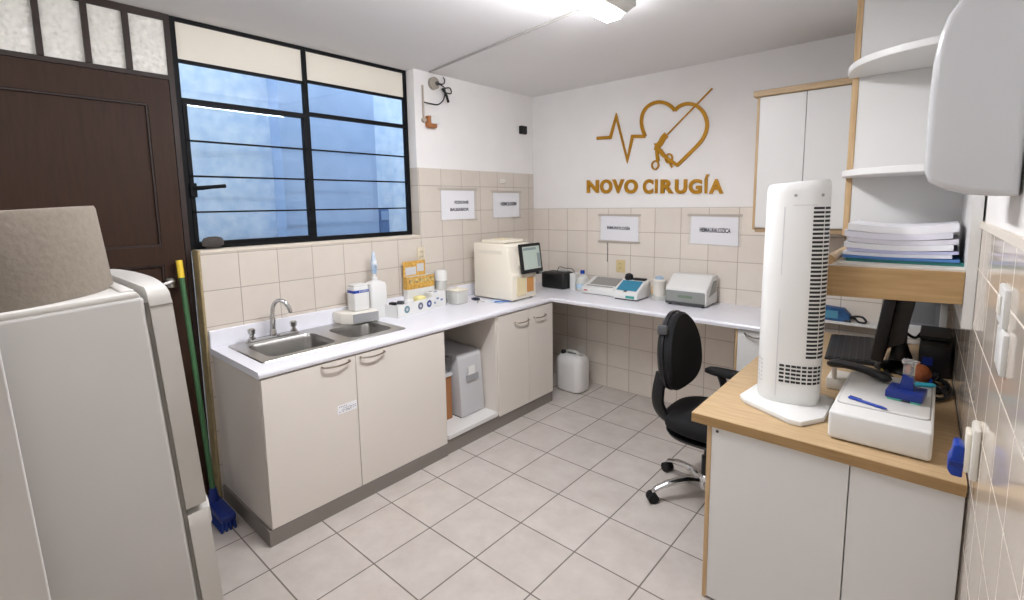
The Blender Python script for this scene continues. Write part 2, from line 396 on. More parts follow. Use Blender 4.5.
# ================================================================== LAMPS
def strip_lamp(x0, x1, y0, y1, label, LENS=LENS):
    t = thing('ceiling_lamp', label, 'lamp', ((x0+x1)/2, (y0+y1)/2, H-.115), group=None)
    b = nb(); box(b, x0+.01, x1, y0-.02, y1+.02, H-.078, H, .012, 2); obj('housing', b, WPL, t, True)
    b = nb(); prism(b, [(x0+.006, H-.078), (x0+.01, H-.104), (x0+.025, H-.115), (x1-.085, H-.115), (x1-.07, H-.104), (x1-.066, H-.078)], y0, y1, 'Y')
    obj('diffuser', b, LENS, t)
    b = nb()
    prism(b, [(x1-.066, H-.078), (x1-.062, H-.10), (x1-.045, H-.098), (x1-.01, H-.078)], y0, y1, 'Y'); obj('reflector', b, WPL, t)
    return t
strip_lamp(1.68, 1.865, -2.80, -1.53, 'white fluorescent strip lamp on the ceiling in front of the gold logo')
strip_lamp(1.3, 1.495, -4.75, -3.5, 'added fill strip lamp, out of view, on the ceiling near the brown door side of the room', LENS_FILL)  # unseen lamp added to even out the room's brightness

# conduit across the ceiling and the wall fittings
b = nb(); tube(b, [(.03, -1.30, H-.008), (1.70, -1.545, H-.008)], .007, 8); tag(obj('cable_conduit', b, mat('grey_conduit', 'A9A6A2', .5)), 'thin grey conduit running across the ceiling to the strip lamp', 'conduit')
t = thing('junction_box', 'round grey junction box with loose black wires high on the left wall', 'junction box', (0, -1.245, 2.63))
b = nb(); dsk(b, (-.006, -1.245, 2.63), .047, (1, 0, 0), .03, 24); obj('box_body', b, mat('dusty_grey', 'A39C90', .6), t, True)
b = nb(); dsk(b, (.02, -1.225, 2.63), .016, (1, 0, 0), .012, 12); obj('knockout', b, DGREY, t)
b = nb(); tube(b, smooth_path([(.028, -1.225, 2.63), (.05, -1.18, 2.63), (.03, -1.15, 2.67), (.015, -1.15, 2.69)]), .005, 6)
obj('wire', b, BLACK, t); b = nb(); tube(b, smooth_path([(.03, -1.215, 2.63), (.04, -1.16, 2.60), (.03, -1.165, 2.52), (.015, -1.21, 2.475), (.008, -1.27, 2.472), (.006, -1.35, 2.475)]), .005, 6); obj('wire', b, BLACK, t)
b = nb(); tube(b, smooth_path([(.03, -1.18, 2.60), (.04, -1.15, 2.56), (.035, -1.12, 2.50)]), .011, 6); tube(b, smooth_path([(.04, -1.17, 2.6), (.045, -1.11, 2.61), (.045, -1.10, 2.57), (.035, -1.16, 2.57)]), .005, 6); obj('taped_wire', b, BLACK, t)
t = thing('alarm_box', 'small orange and white alarm box on the wall below the conduit stub', 'alarm box', (0, -1.29, 2.30))
b = nb(); box(b, -.006, .04, -1.335, -1.245, 2.285, 2.375, .01, 2); obj('box_body', b, mat('orange_brown', 'A0673A', .5), t, True)
b = nb(); box(b, .04, .055, -1.315, -1.235, 2.315, 2.37, .006, 2); obj('front_cover', b, WPL, t, True)
b = nb(); tube(b, [(.003, -1.352, 2.60), (.003, -1.352, 2.345)], .008, 8); dsk(b, (-.006, -1.352, 2.34), .018, (1, 0, 0), .025, 12); obj('conduit_stub', b, mat('dull_conduit', 'B3A79A', .6), t)
b = nb(); box(b, -.006, .03, -.205, -.12, 2.345, 2.42, .006, 2); box(b, .03, .034, -.19, -.135, 2.36, 2.405); tag(obj('wall_sensor', b, BLACK), 'small black square box on the white wall near the corner', 'sensor')
# ================================================================== WALL LOGO
t = thing('wall_logo', 'gold heart and pulse logo with NOVO CIRUGÍA lettering on the back wall', 'sign', (1.21, .006, 1.75))
LT = [('N', .621, 1.775, .746, 1.885), ('O', .758, 1.766, .880, 1.885), ('V', .880, 1.764, .995, 1.88), ('O', .996, 1.759, 1.121, 1.874), ('C', 1.168, 1.753, 1.258, 1.868),
      ('I', 1.274, 1.754, 1.296, 1.864), ('R', 1.322, 1.752, 1.432, 1.86), ('U', 1.442, 1.745, 1.540, 1.855), ('G', 1.553, 1.742, 1.655, 1.852), ('Í', 1.674, 1.743, 1.708, 1.882), ('A', 1.710, 1.740, 1.815, 1.845)]
for ch, x0, z0, x1, z1 in LT:
    b = nb(); text(b, ch, (x0, .006, z0), (1, 0, -.022), (0, 0, 1), (0, -1, 0), x1-x0, z1-z0+.004, .014, .045)
    obj('logo_letter', b, GOLD, t)
PATH = [(.723, 2.25), (.858, 2.244), (.912, 2.415), (1.021, 2.04), (1.066, 2.232), (1.18, 2.22)]
HEART = [(1.18, 2.22), (1.153, 2.29), (1.145, 2.355), (1.161, 2.417), (1.208, 2.462), (1.276, 2.478), (1.343, 2.463), (1.393, 2.431), (1.426, 2.394)]
HEART2 = [(1.426, 2.394), (1.466, 2.422), (1.528, 2.430), (1.591, 2.408), (1.645, 2.356), (1.674, 2.291), (1.679, 2.232), (1.658, 2.167), (1.615, 2.112), (1.539, 2.042), (1.454, 1.966)]
def sm2(pts): return [(p.x, p.y) for p in smooth_path([(a, c, 0) for a, c in pts], 4)]
b = nb(); ribbon(b, PATH, .026, -.010, .006); obj('pulse_line', b, GOLD, t)
b = nb(); ribbon(b, sm2(HEART), .026, -.0102, .006); ribbon(b, sm2(HEART2), .026, -.0098, .006); ribbon(b, [(1.462, 1.966), (1.404, 2.006), (1.362, 2.034), (1.315, 2.10)], .024, -.0101, .006); obj('heart_outline', b, GOLD, t)
b = nb(); ribbon(b, [(1.709, 2.515), (1.345, 2.194)], .009, -.009, .006)
ribbon(b, sm2([(1.362, 2.215), (1.335, 2.19), (1.315, 2.155), (1.29, 2.13), (1.283, 2.10)]), .046, -.0105, .006)
ribbon(b, sm2([(1.285, 2.13), (1.287, 2.07), (1.297, 2.01)]), .026, -.0107, .006); ribbon(b, sm2([(1.30, 2.11), (1.335, 2.06), (1.375, 2.03)]), .026, -.0109, .006)
ribbon(b, [(1.262, 2.152), (1.30, 2.135)], .014, -.0103, .006)
ribbon(b, [(1.385, 2.01), (1.416, 1.955)], .014, -.0103, .006)
for cx, cz in ((1.273, 1.982), (1.387, 2.028)):
    ribbon(b, [(cx+.028*math.cos(a*PI/9), cz+.034*math.sin(a*PI/9)) for a in range(18)], .011, -.0111, .006, True)
obj('surgical_needle_holder', b, GOLD, t)
# ================================================================== SHEETS ON THE TILES
def sheet_left(y0, y1, z0, z1, lines, label):
    t = thing('paper_sign', label, 'sign', (.002, (y0+y1)/2, z0), group='paper signs taped to the tiles')
    b = nb(); box(b, .002, .005, y0+.012, y1-.03, z0+.012, z1-.025); obj('paper', b, PAPER, t)
    b = nb(); box(b, .0055, .0065, y0, y1, z0, z1); obj('plastic_sleeve', b, SLEEVE, t)
    for q in ((y0-.02, y1+.012, z1-.022, z1-.006), (y1-.13, y1+.005, z0-.004, z0+.006)):
        b = nb(); box(b, .0066, .008, *q); obj('tape_strip', b, TAPE, t)
    for s, a, c, z, h in lines:
        b = nb(); text(b, s, (.0067, a, z), (0, 1, 0), (0, 0, 1), (1, 0, 0), c-a, h, .0006, .03); obj('printed_word', b, INK, t)
sheet_left(-1.215, -.80, 1.555, 1.83, [('FIZIONE', -1.06, -.90, 1.695, .026), ('BAUSASEOR', -1.11, -.90, 1.635, .026)], 'paper sign with two printed lines on the left wall nearest the window')
sheet_left(-.60, -.20, 1.555, 1.815, [('HEMOLINEM', -.49, -.27, 1.672, .034)], 'paper sign with one printed line on the left wall, above the cream analyser')
def sheet_back(x0, x1, z0, z1, s, a, c, z, h, label, tilt):
    t = thing('paper_sign', label, 'sign', ((x0+x1)/2, -.002, z0), group='paper signs taped to the tiles')
    b = nb(); prism(b, [(x0+.015, z0+.012), (x1-.02, z0+.004), (x1-.025, z1-.03), (x0+.02, z1-.02)], -.002, -.005, 'Y'); obj('paper', b, PAPER, t)
    b = nb(); prism(b, [(x0, z0+.004), (x1, z0-.006), (x1, z1-.008), (x0, z1)], -.0055, -.0065, 'Y'); obj('plastic_sleeve', b, SLEEVE, t)
    for q in ((x0-.01, x1+.005, -.008, -.0066, z1-.022, z1-.006), (x0-.01, x1, -.008, -.0066, z0-.012, z0+.006))[:2 if tilt else 1]:
        b = nb(); box(b, *q); obj('tape_strip', b, TAPE, t)
    b = nb(); text(b, s, (a, -.0067, z), (1, 0, -.02), (0, 0, 1), (0, -1, 0), c-a, h, .0006, .03); obj('printed_word', b, INK, t)
sheet_back(.752, 1.152, 1.345, 1.59, 'INMUNOLOGÍA', .835, 1.06, 1.452, .034, 'one-word paper sign on the back wall under the start of the gold lettering', True)
sheet_back(1.562, 1.955, 1.345, 1.59, 'HEMALRALOZICA', 1.65, 1.88, 1.447, .036, 'one-word paper sign on the back wall below the end of the gold lettering', False)

# outlets
def outlet(name, P, u, n, m, label, wd=.075, h=.11):
    P, u, n = map(Vector, (P, u, n)); vz = Vector((0, 0, 1))
    M = Matrix((( u.x, n.x, 0, P.x), (u.y, n.y, 0, P.y), (0, 0, 1, P.z), (0, 0, 0, 1)))
    t = thing(name, label, 'socket', P)
    b = nb(); box(b, -wd/2, wd/2, 0, .01, 0, h, .004, 2, M); obj('face_plate', b, m, t, True)
    b = nb()
    for z in (.028, .066): box(b, -.017, .017, .01, .015, z, z+.024, .004, 1, M)
    obj('socket', b, m, t, True)
    for z in (.028, .066):
        for x in (-.008, .006):
            b = nb(); box(b, x, x+.003, .015, .0156, z+.006, z+.018, 0, 1, M); obj('socket_slot', b, DGREY, t)
    return t
outlet('wall_socket', (0, -1.43, 1.25), (0, 1, 0), (1, 0, 0), BEIGEPL, 'beige wall socket in the left wall tiles just below the window corner')
outlet('wall_socket', (.972, 0, 1.075), (1, 0, 0), (0, -1, 0), mat('yellowed_plate', 'D6C391', .5), 'yellowed wall socket in the back wall above the white printer', .085, .11)
b = nb(); tube(b, [(.836, -.004, 1.34), (.842, -.006, 1.25), (.838, -.005, 1.16)], .003, 6); tag(obj('signal_cord', b, DGREY), 'short thin dark cord hanging below the one-word sign under the start of the lettering', 'cord')
b = nb(); box(b, 0, .012, -.50, -.42, 1.875, 1.915, .004, 2); tag(obj('cable_cover', b, WPL2), 'small white cover plate on the top row of left wall tiles', 'plate')

# ================================================================== LEFT RUN OF CABINETS
CT = .905; CB = .870
def handle_x(b, x, y0, y1, z):   # bow handle on a front facing +X
    tube(b, smooth_path([(x, y0, z), (x+.022, y0+.012, z-.004), (x+.03, (y0+y1)/2, z-.008), (x+.022, y1-.012, z-.004), (x, y1, z)], 5), [.006]*21, 8, .7)
t = thing('sink_cabinet', 'cream two-door base cabinet under the double sink with a paper label on one door', 'cabinet', (.33, -2.36, 0))
b = nb(); box(b, .01, .637, -2.94, -2.92, .085, CB); box(b, .01, .636, -1.795, -1.777, .09, CB); box(b, .01, .636, -2.92, -1.795, .09, .108); box(b, .01, .03, -2.92, -1.795, .108, CB); obj('carcass', b, LAM_SHADE, t)
b = nb(); box(b, .02, .655, -2.953, -1.777, 0, .085); obj('plinth', b, PLINTH, t)
b = nb(); box(b, .636, .64, -2.94, -1.777, .84, CB); obj('front_rail', b, LAM, t)
for y0, y1, h0, h1 in ((-2.938, -2.432, -2.63, -2.47), (-2.428, -1.779, -2.40, -2.245)):
    b = nb(); box(b, .638, .656, y0, y1, .087, .862, .0015, 1); d = obj('door', b, LAM, t)
    b = nb(); handle_x(b, .656, h0, h1, .846); obj('handle', b, mat('warm_chrome', 'A79C8C', .25, metal=1), d, True)
    if y0 < -2.9:
        b = nb(); box(b, .656, .6572, -2.555, -2.437, .558, .606); lb = obj('door_label', b, PAPER, t)
        b = nb()
        for i, (z, a, c) in enumerate(((.594, -2.545, -2.5), (.583, -2.52, -2.445), (.573, -2.53, -2.445), (.566, -2.545, -2.47))): text(b, ('IIIII', 'LILLIILILI', 'IILIILILLI', 'LLIIL')[i], (.6572, a, z), (0, 1, 0), (0, 0, 1), (1, 0, 0), c-a, .005, .0004)
        obj('label_print', b, INK, lb)
t = thing('niche_cabinet', 'open cream base unit without doors between the sink cabinet and the narrow-door cabinet', 'cabinet', (.33, -1.51, 0))
b = nb(); box(b, .01, .64, -1.775, -1.765, .09, CB); box(b, .01, .64, -1.272, -1.255, .09, CB); box(b, .01, .025, -1.765, -1.272, .09, CB); obj('carcass', b, LAM, t)
b = nb(); box(b, .025, .655, -1.765, -1.272, .105, .135, .002, 1); obj('shelf', b, WHITEL, t)
b = nb(); box(b, .02, .645, -1.776, -1.254, 0, .105); obj('plinth', b, PLINTH, t)
t = thing('base_cabinet', 'cream base cabinet with two narrow doors near the inner corner, below the analyser', 'cabinet', (.33, -.91, 0))
b = nb(); box(b, .01, .637, -1.253, -1.236, .09, CB); box(b, .01, .637, -.60, -.583, .09, CB); box(b, .01, .637, -1.236, -.6, .09, .108); box(b, .01, .025, -1.236, -.6, .108, CB); obj('carcass', b, LAM_SHADE, t)
b = nb(); box(b, .02, .645, -1.253, -.578, 0, .09); obj('plinth', b, PLINTH, t)
for y0, y1, h0, h1 in ((-1.252, -.902, -1.06, -.92), (-.898, -.582, -.83, -.70)):
    b = nb(); box(b, .638, .656, y0, y1, .093, .862, .0015, 1); d = obj('door', b, LAM, t)
    b = nb(); handle_x(b, .656, h0-.01, h1+.01, .785); obj('handle', b, MATS['warm_chrome'], d, True)
# worktop with a cut-out for the sink
t = thing('worktop', 'long white L-shaped worktop along the left and back walls with upstand', 'worktop', (.33, -1.5, CB))
sx0, sx1, sy0, sy1 = .09, .51, -2.84, -2.02
b = nb()
for a in ((.0, .645, -2.95, sy0), (.0, sx0, sy0, sy1), (sx1, .645, sy0, sy1), (.0, .645, sy1, 0)): box(b, a[0], a[1], a[2], a[3], CB, CT)
prism(b, [(.645, CB), (.655, CB-.002), (.664, CB+.004), (.668, CT-.016), (.664, CT-.004), (.655, CT), (.645, CT)], -2.95, -.56, 'Y')
obj('left_top', b, TOPW, t)
b = nb(); box(b, .645, 2.28, -.585, 0, CB, CT); prism(b, [(-.585, CB), (-.597, CB+.003), (-.602, CT-.012), (-.597, CT-.003), (-.585, CT)], .66, 2.28, 'X'); obj('back_top', b, TOPW, t)
b = nb(); box(b, 2.28, 2.292, -.60, 0, CB-.003, CT); obj('end_strip', b, OAK, t)
b = nb(); box(b, 0.0, .022, -2.95, -.0, CT, 1.003, .004, 2); obj('upstand', b, TOPW, t)

# sink
t = thing('sink', 'stainless steel double-bowl sink set in the white worktop', 'sink', (.3, -2.43, CT))
def rim(b):
    outer = rrect(.055, .535, -2.875, -1.99, .02, 3)
    holes = [rrect(.155, .485, -2.815, -2.43, .05), rrect(.175, .485, -2.345, -2.04, .06)]
    es = []
    for L in [outer]+holes:
        vs = [b.verts.new((p[0], p[1], CT+.006)) for p in L]
        es += [b.edges.new((vs[i], vs[(i+1) % len(vs)])) for i in range(len(vs))]
    bmesh.ops.triangle_fill(b, use_beauty=True, use_dissolve=False, edges=es)
    vs = [b.verts.new((p[0], p[1], CT+.006)) for p in outer]; v2 = [b.verts.new((p[0], p[1], CT)) for p in rrect(.051, .539, -2.879, -1.986, .02, 3)]
    for i in range(len(vs)): b.faces.new((vs[i], vs[(i+1) % len(vs)], v2[(i+1) % len(vs)], v2[i]))
    return b
obj('rim', rim(nb()), STEEL, t)
for (x0, x1, y0, y1, r), dp in (((.155, .485, -2.815, -2.43, .05), .16), ((.175, .485, -2.345, -2.04, .06), .12)):
    b = nb(); rings = []
    for ins, z in ((0, .006), (.004, -.002), (.012, -.02), (.02, -dp+.03), (.03, -dp+.008), (.05, -dp)):
        rings.append([(p[0], p[1], CT+z) for p in rrect(x0+ins, x1-ins, y0+ins, y1-ins, max(r-ins*.4, .02))])
    R = [[b.verts.new(p) for p in ring] for ring in rings]
    for A, B in zip(R, R[1:]):
        for i in range(len(A)): b.faces.new((A[i], A[(i+1) % len(A)], B[(i+1) % len(A)], B[i]))
    b.faces.new(R[-1]); bw = obj('bowl', b, mat('bowl_steel', '94928E', .3, metal=1, noise=.1, nscale=12), t, True)
    b = nb(); lathe(b, [(.034, 0), (.034, .003), (.024, .003), (.022, .001)], ((x0+x1)/2, (y0+y1)/2, CT-dp), 18); obj('drain', b, CHROME, bw, True)
# tap
t = thing('tap', 'chrome swan-neck tap with two handles on the sink rim', 'tap', (.105, -2.64, CT))
b = nb(); tz = CT+.006
rings = [[(p[0], p[1], tz+z) for p in rrect(.08+i, .13-i, -2.795+i, -2.485-i, .02)] for i, z in ((0, 0), (0, .012), (.008, .022))]; loft(b, rings); obj('bridge_body', b, CHROME, t, True)
b = nb(); tube(b, smooth_path([(.105, -2.64, tz+.02), (.106, -2.637, tz+.12), (.108, -2.63, tz+.19), (.125, -2.61, tz+.225), (.155, -2.585, tz+.22), (.175, -2.565, tz+.18), (.18, -2.56, tz+.15)], 6), [.017]*8+[.0125]*29, 12); lathe(b, [(.022, 0), (.022, .02), (.017, .04)], (.105, -2.64, tz+.02), 16); obj('spout', b, CHROME, t, True)
for y in (-2.76, -2.515):
    b = nb(); lathe(b, [(.02, 0), (.02, .012), (.013, .018), (.013, .03), (.02, .034), (.022, .058), (.016, .064)], (.105, y, tz+.018), 14); obj('tap_handle', b, CHROME, t, True)

# ================================================================== THINGS ON THE LEFT WORKTOP
Zs = CT+.0065
t = thing('towel_dispenser', 'pale grey box with darker grey front and cut corner behind the small sink bowl', 'dispenser', (.1, -2.08, Zs))
b = nb(); prism(b, [(.025, -2.21), (.12, -2.205), (.19, -2.16), (.218, -1.98), (.025, -1.98)], Zs, Zs+.075, 'Z', .006); obj('body', b, WPL2, t, True)
b = nb(); prism(b, [(.1905, -2.157), (.1955, -2.157), (.2225, -1.983), (.2175, -1.983)], Zs+.006, Zs+.066, 'Z'); obj('front_panel', b, GREYPL, t)
zz = Zs+.075
t = thing('wipes_canister', 'white canister with a blue printed band standing on the pale grey box', 'canister', (.10, -2.06, zz))
b = nb(); box(b, .075, .165, -2.125, -2.01, zz, zz+.165, .01, 3); obj('body', b, WPL, t, True)
b = nb(); box(b, .0745, .1655, -2.1255, -2.0095, zz+.115, zz+.15, .0102, 3); lb = obj('blue_label', b, BLUE, t, True)
b = nb(); box(b, .08, .16, -2.12, -2.015, zz+.163, zz+.18, .006, 2); obj('lid', b, WPL, t, True)
b = nb(); text(b, 'IIIIIII', (.1656, -2.085, zz+.127), (0, 1, 0), (0, 0, 1), (1, 0, 0), .06, .011, .0004); obj('label_print', b, WPL, lb)
t = thing('soap_jug', 'white translucent soap jug with a tall blue pump beside the wipes canister', 'bottle', (.085, -1.91, CT))
b = nb(); rings = [[(p[0], p[1], CT+z) for p in rrect(.03+i, .14-i, -1.98+i, -1.845-i, .02)] for i, z in ((.006, 0), (0, .01), (0, .225), (.006, .245), (.03, .26), (.04, .265))]; loft(b, rings); obj('body', b, WPL, t, True)
b = nb(); lathe(b, [(.02, .262), (.02, .285), (.01, .287), (.01, .31)], (.085, -1.912, CT), 14); obj('collar', b, WPL, t, True)
b = nb(); lathe(b, [(.016, .31), (.02, .315), (.02, .40), (.015, .42), (.009, .465)], (.085, -1.912, CT), 14); box(b, .08, .13, -1.92, -1.905, CT+.36, CT+.375, .004); obj('pump', b, mat('pump_blue_white', 'E2E8EC', .3, col2='8FAFD0', nscale=22), t, True)
t = thing('supply_box', 'white open cardboard box with round printed pictures holding black and yellow supplies', 'box', (.11, -1.655, CT), math.radians(9))
M0 = WM[t.name]
b = nb(); x0, x1, y0, y1, hh = -.125, .115, -.22, .165, .09
for a in ((x0, x1, y0, y0+.004), (x0, x1, y1-.004, y1), (x0, x0+.004, y0, y1), (x1-.004, x1, y0, y1)): box(b, *a, .002, hh, 0, 1, M0)
box(b, x0, x1, y0, y1, 0, .003, 0, 1, M0); obj('carton', b, WPL, t)
b = nb(); box(b, x0+.006, x1-.006, y0+.006, y1-.006, .003, .06, 0, 1, M0); obj('packed_sachets', b, PAPER, t)
for i, (yy, m) in enumerate(((-.125, mat('dull_teal_print', '6E8C96', .5)), (.015, mat('grey_violet_print', '6A6C80', .5)), (.11, mat('navy_print', '3C4E86', .5)))):
    b = nb(); tube(b, [M0 @ Vector((x1, yy, .047)), M0 @ Vector((x1+.0012, yy, .047))], .027, 20); d = obj('printed_disc', b, m, t)
    b = nb(); tube(b, [M0 @ Vector((x1+.0012, yy, .047)), M0 @ Vector((x1+.002, yy, .047))], .010, 16); obj('disc_centre', b, LGREY, d)
t2 = t
for i, (px_, py_, sx_, sy_, m) in enumerate(((-.04, -.11, .05, .04, BLACK), (-.03, -.05, .05, .03, DGREY), (.02, -.02, .06, .03, WPL))):
    b = nb(); box(b, px_-sx_/2, px_+sx_/2, py_-sy_/2, py_+sy_/2, .06, .082+.004*i, .006, 2, M0 @ Matrix.Rotation(.3*i, 4, 'Z')); o = obj('supply_packet', b, m, None, True)
    tag(o, ('black clip packet lying in the printed supply box, nearest the sink', 'dark grey packet in the middle of the printed supply box', 'white packet between the grey packet and the yellow pouch in the supply box')[i], 'packet', 'packets in the supply box')
b = nb(); box(b, .0, .08, .05, .13, .06, .105, .02, 3, M0); tag(obj('yellow_pouch', b, mat('pale_yellow', 'E6DD9A', .6), None, True), 'pale yellow pouch at the right end of the printed supply box', 'pouch')
t = thing('glove_carton', 'orange and yellow patterned carton with raised lid against the tiles', 'box', (.05, -1.48, CT))
b = nb(); box(b, .025, .075, -1.625, -1.365, CT, CT+.245); obj('carton', b, WPL, t)
b = nb(); box(b, .0755, .077, -1.625, -1.365, CT+.15, CT+.245); box(b, .025, .0755, -1.6265, -1.625, CT+.15, CT+.245); pl = obj('patterned_band', b, ORANGE, t)
b = nb()
for i in range(5): box(b, .077, .0778, -1.61+i*.05, -1.572+i*.05, CT+.195, CT+.228)
box(b, .077, .0778, -1.62, -1.37, CT+.238, CT+.244)
obj('band_motif', b, mat('brown_print', '6A3E1E', .6, col2='E3CF88', nscale=45), pl)
b = nb(); box(b, .034, .038, -1.63, -1.42, CT+.245, CT+.36); l = obj('raised_flap', b, ORANGE, t)
b = nb(); box(b, .038, .0388, -1.61, -1.51, CT+.255, CT+.315); box(b, .038, .0388, -1.50, -1.435, CT+.275, CT+.335); obj('flap_print', b, LGREY, l)
t = thing('lancet_box', 'small white box with blue specks beside the printed supply box', 'box', (.15, -1.41, CT))
b = nb(); box(b, .085, .175, -1.475, -1.335, CT, CT+.115, .002, 1); obj('carton', b, WPL, t)
b = nb()
for y, z in ((-1.46, .03), (-1.43, .06), (-1.39, .045)): box(b, .175, .1758, y, y+.022, CT+z, CT+z+.014)
for x, y in ((.10, -1.45), (.12, -1.41), (.145, -1.44)): box(b, x, x+.02, y, y+.025, CT+.115, CT+.1158)
obj('printed_mark', b, mat('blue_grey_ink', '6C7FA8', .6), t)
t = thing('specimen_jar', 'white-capped beige jar against the tiles behind the small white box', 'jar', (.065, -1.285, CT))
b = nb(); lathe(b, [(.042, 0), (.045, .01), (.045, .17), (.035, .185)], (.065, -1.285, CT), 20); obj('body', b, FROST, t, True)
b = nb(); lathe(b, [(.049, .18), (.049, .255), (.044, .265)], (.065, -1.285, CT), 20); obj('cap', b, WPL, t, True)
t = thing('waste_tub', 'cloudy plastic tub with a cream lid standing alone before the analyser', 'tub', (.21, -1.225, CT))
b = nb(); box(b, .13, .25, -1.285, -1.165, CT, CT+.105, .012, 2); obj('body', b, FROST, t, True)
b = nb(); box(b, .125, .255, -1.29, -1.16, CT+.102, CT+.116, .006, 2); lathe(b, [(.02, .115), (.02, .128)], (.19, -1.225, CT), 12); obj('lid', b, CREAMPL, t, True)
# loose papers, scissors, pen
for i, (x, y, r, l) in enumerate(((.33, -1.06, .35, 'white slip of paper lying on the worktop by the scissors'), (.40, -.985, .1, 'pale blue-edged slip of paper closest to the analyser base'))):
    M = Matrix.Translation((x, y, CT+.001+i*.0015)) @ Matrix.Rotation(r, 4, 'Z'); b = nb(); box(b, -.07, .07, -.05, .05, 0, .001, 0, 1, M); tag(obj('paper_slip', b, PAPER if i == 0 else mat('pale_blue_paper', 'CFDBEC', .7)), l, 'paper')
t = thing('scissors', 'blue-black scissors lying on the worktop in front of the analyser', 'scissors', (.24, -1.07, CT))
z = CT+.006
for s in (-1, 1):
    b = nb(); M = Matrix.Translation((.25, -1.06, z)) @ Matrix.Rotation(-.5+s*.28, 4, 'Z'); box(b, -.01, .11, -.007, .007, -.001, .001, 0, 1, M); obj('blade', b, CHROME, t)
    b = nb(); tube(b, [M @ Vector((-.05+.04*math.cos(a*PI/8), s*.012+.026*math.sin(a*PI/8), 0)) for a in range(17)], .006, 6); obj('handle', b, mat('ink_blue', '16203A', .4), t)
b = nb(); tube(b, [(.42, -1.04, CT+.008), (.50, -.93, CT+.008)], .005, 8); tag(obj('blue_pen', b, mat('pen_blue', '3A6DB8', .4)), 'slim blue pen lying by the front foot of the analyser', 'pen')
# analyser
t = thing('blood_analyser', 'tall cream bench analyser with a tilted black touch screen on the left worktop', 'analyser', (.33, -.80, CT))
za = CT+.012; ay0, ay1 = -.955, -.65
b = nb(); prism(b, [(.11, za), (.535, za), (.54, za+.20), (.52, za+.225), (.49, 1.345), (.465, 1.365), (.11, 1.372)], ay0, ay1, 'Y', .008, 2); obj('body', b, CREAMPL, t, True)
b = nb(); box(b, .17, .42, -.92, -.67, 1.37, 1.395, .006, 2); l = obj('lid', b, CREAMPL, t, True)
b = nb(); box(b, .24, .34, -.84, -.74, 1.395, 1.401, .003, 1); obj('lid_inset', b, mat('yellow_cream', 'E3D5AE', .5), l)
b = nb(); box(b, .155, .43, -.9575, -.954, 1.285, 1.315, .001, 1); obj('side_recess', b, mat('cream_shade', 'E4DECF', .4), t)
b = nb(); box(b, .535, .5445, -.90, -.79, za+.03, za+.18, .003, 1); obj('sample_door', b, mat('yellowed_clear', 'E8D9B0', .25), t)
b = nb(); box(b, .536, .546, -.775, -.69, za+.05, za+.17, .004, 1); obj('sample_port', b, TANB, t)
for x in (.17, .50):
    for y in (-.89, -.68):
        b = nb(); lathe(b, [(.014, 0), (.014, .014)], (x, y, CT), 10); obj('foot', b, RUBBER, t)
Ms = Matrix.Translation((.55, -.735, 1.25)) @ Matrix.Rotation(math.radians(-8), 4, 'Y') @ Matrix.Rotation(0, 4, 'Z')
b = nb(); box(b, -.012, .014, -.135, .13, -.125, .115, .008, 2, Ms); box(b, -.01, .012, .05, .12, -.145, -.115, .006, 2, Ms); sc = obj('touch_screen', b, BLACK, t, True)
b = nb(); box(b, .0142, .0152, -.112, .105, -.095, .09, 0, 1, Ms); obj('display', b, SCREEN, sc)
b = nb(); box(b, .0153, .0158, .065, .1, -.085, .03, 0, 1, Ms); box(b, .0153, .0158, -.105, .06, .06, .08, 0, 1, Ms); box(b, .0125, .0145, .075, .11, -.138, -.127, 0, 1, Ms); obj('display_button', b, SCRG, sc)
b = nb(); box(b, .45, .53, -.84, -.66, 1.19, 1.30, 0, 1); obj('screen_mount', b, CREAMPL, t)

# ================================================================== THINGS ON THE BACK WORKTOP
t = thing('cable_adapter_box', 'black rounded box in the inner corner with wires on top', 'box', (.41, -.16, CT))
b = nb(); box(b, .27, .53, -.24, -.06, CT, CT+.15, .022, 3); obj('body', b, BLACK, t, True)
b = nb(); tube(b, smooth_path([(.38, -.13, CT+.15), (.40, -.12, CT+.19), (.45, -.1, CT+.18), (.52, -.09, CT+.175), (.55, -.08, CT+.12), (.56, -.1, CT+.03)]), .004, 6); obj('wire', b, DGREY, t)
b = nb(); box(b, .40, .50, -.15, -.09, CT+.15, CT+.163, .004, 1); obj('clip', b, GREYPL, t)
b = nb(); box(b, .54, .60, -.16, -.05, CT, CT+.145, .003, 1); tag(obj('white_carton', b, WPL), 'plain white carton squeezed between the black box and the small bottle', 'box')
t = thing('reagent_bottle', 'white plastic bottle with a blue cap and pale label beside the printer', 'bottle', (.665, -.14, CT))
b = nb(); lathe(b, [(.053, 0), (.058, .008), (.058, .11), (.045, .135), (.018, .148), (.018, .155)], (.672, -.15, CT), 24); obj('body', b, FROST, t, True)
b = nb(); lathe(b, [(.02, .153), (.02, .178), (.016, .183)], (.672, -.15, CT), 16); obj('cap', b, BLUE, t, True)
b = nb(); lathe(b, [(.0585, .025), (.0585, .065)], (.672, -.15, CT), 24, False); obj('label_band', b, mat('pale_blue_label', 'BCD6EA', .5), t, True)
t = thing('thermal_printer', 'low white printer with a grey lid beside the teal device on the back worktop', 'printer', (.89, -.16, CT))
b = nb(); prism(b, [(-.27, CT+.004), (-.27, CT+.055), (-.255, CT+.065), (-.20, CT+.075), (-.06, CT+.125), (-.03, CT+.125), (-.03, CT+.004)], .735, 1.05, 'X', .008, 2); obj('body', b, WPL, t, True)
b = nb(); prism(b, [(-.195, CT+.0765), (-.065, CT+.1225), (-.066, CT+.1255), (-.196, CT+.0795)], .78, 1.03, 'X'); obj('lid', b, mat('grey_lid', '8F8D89', .4), t)
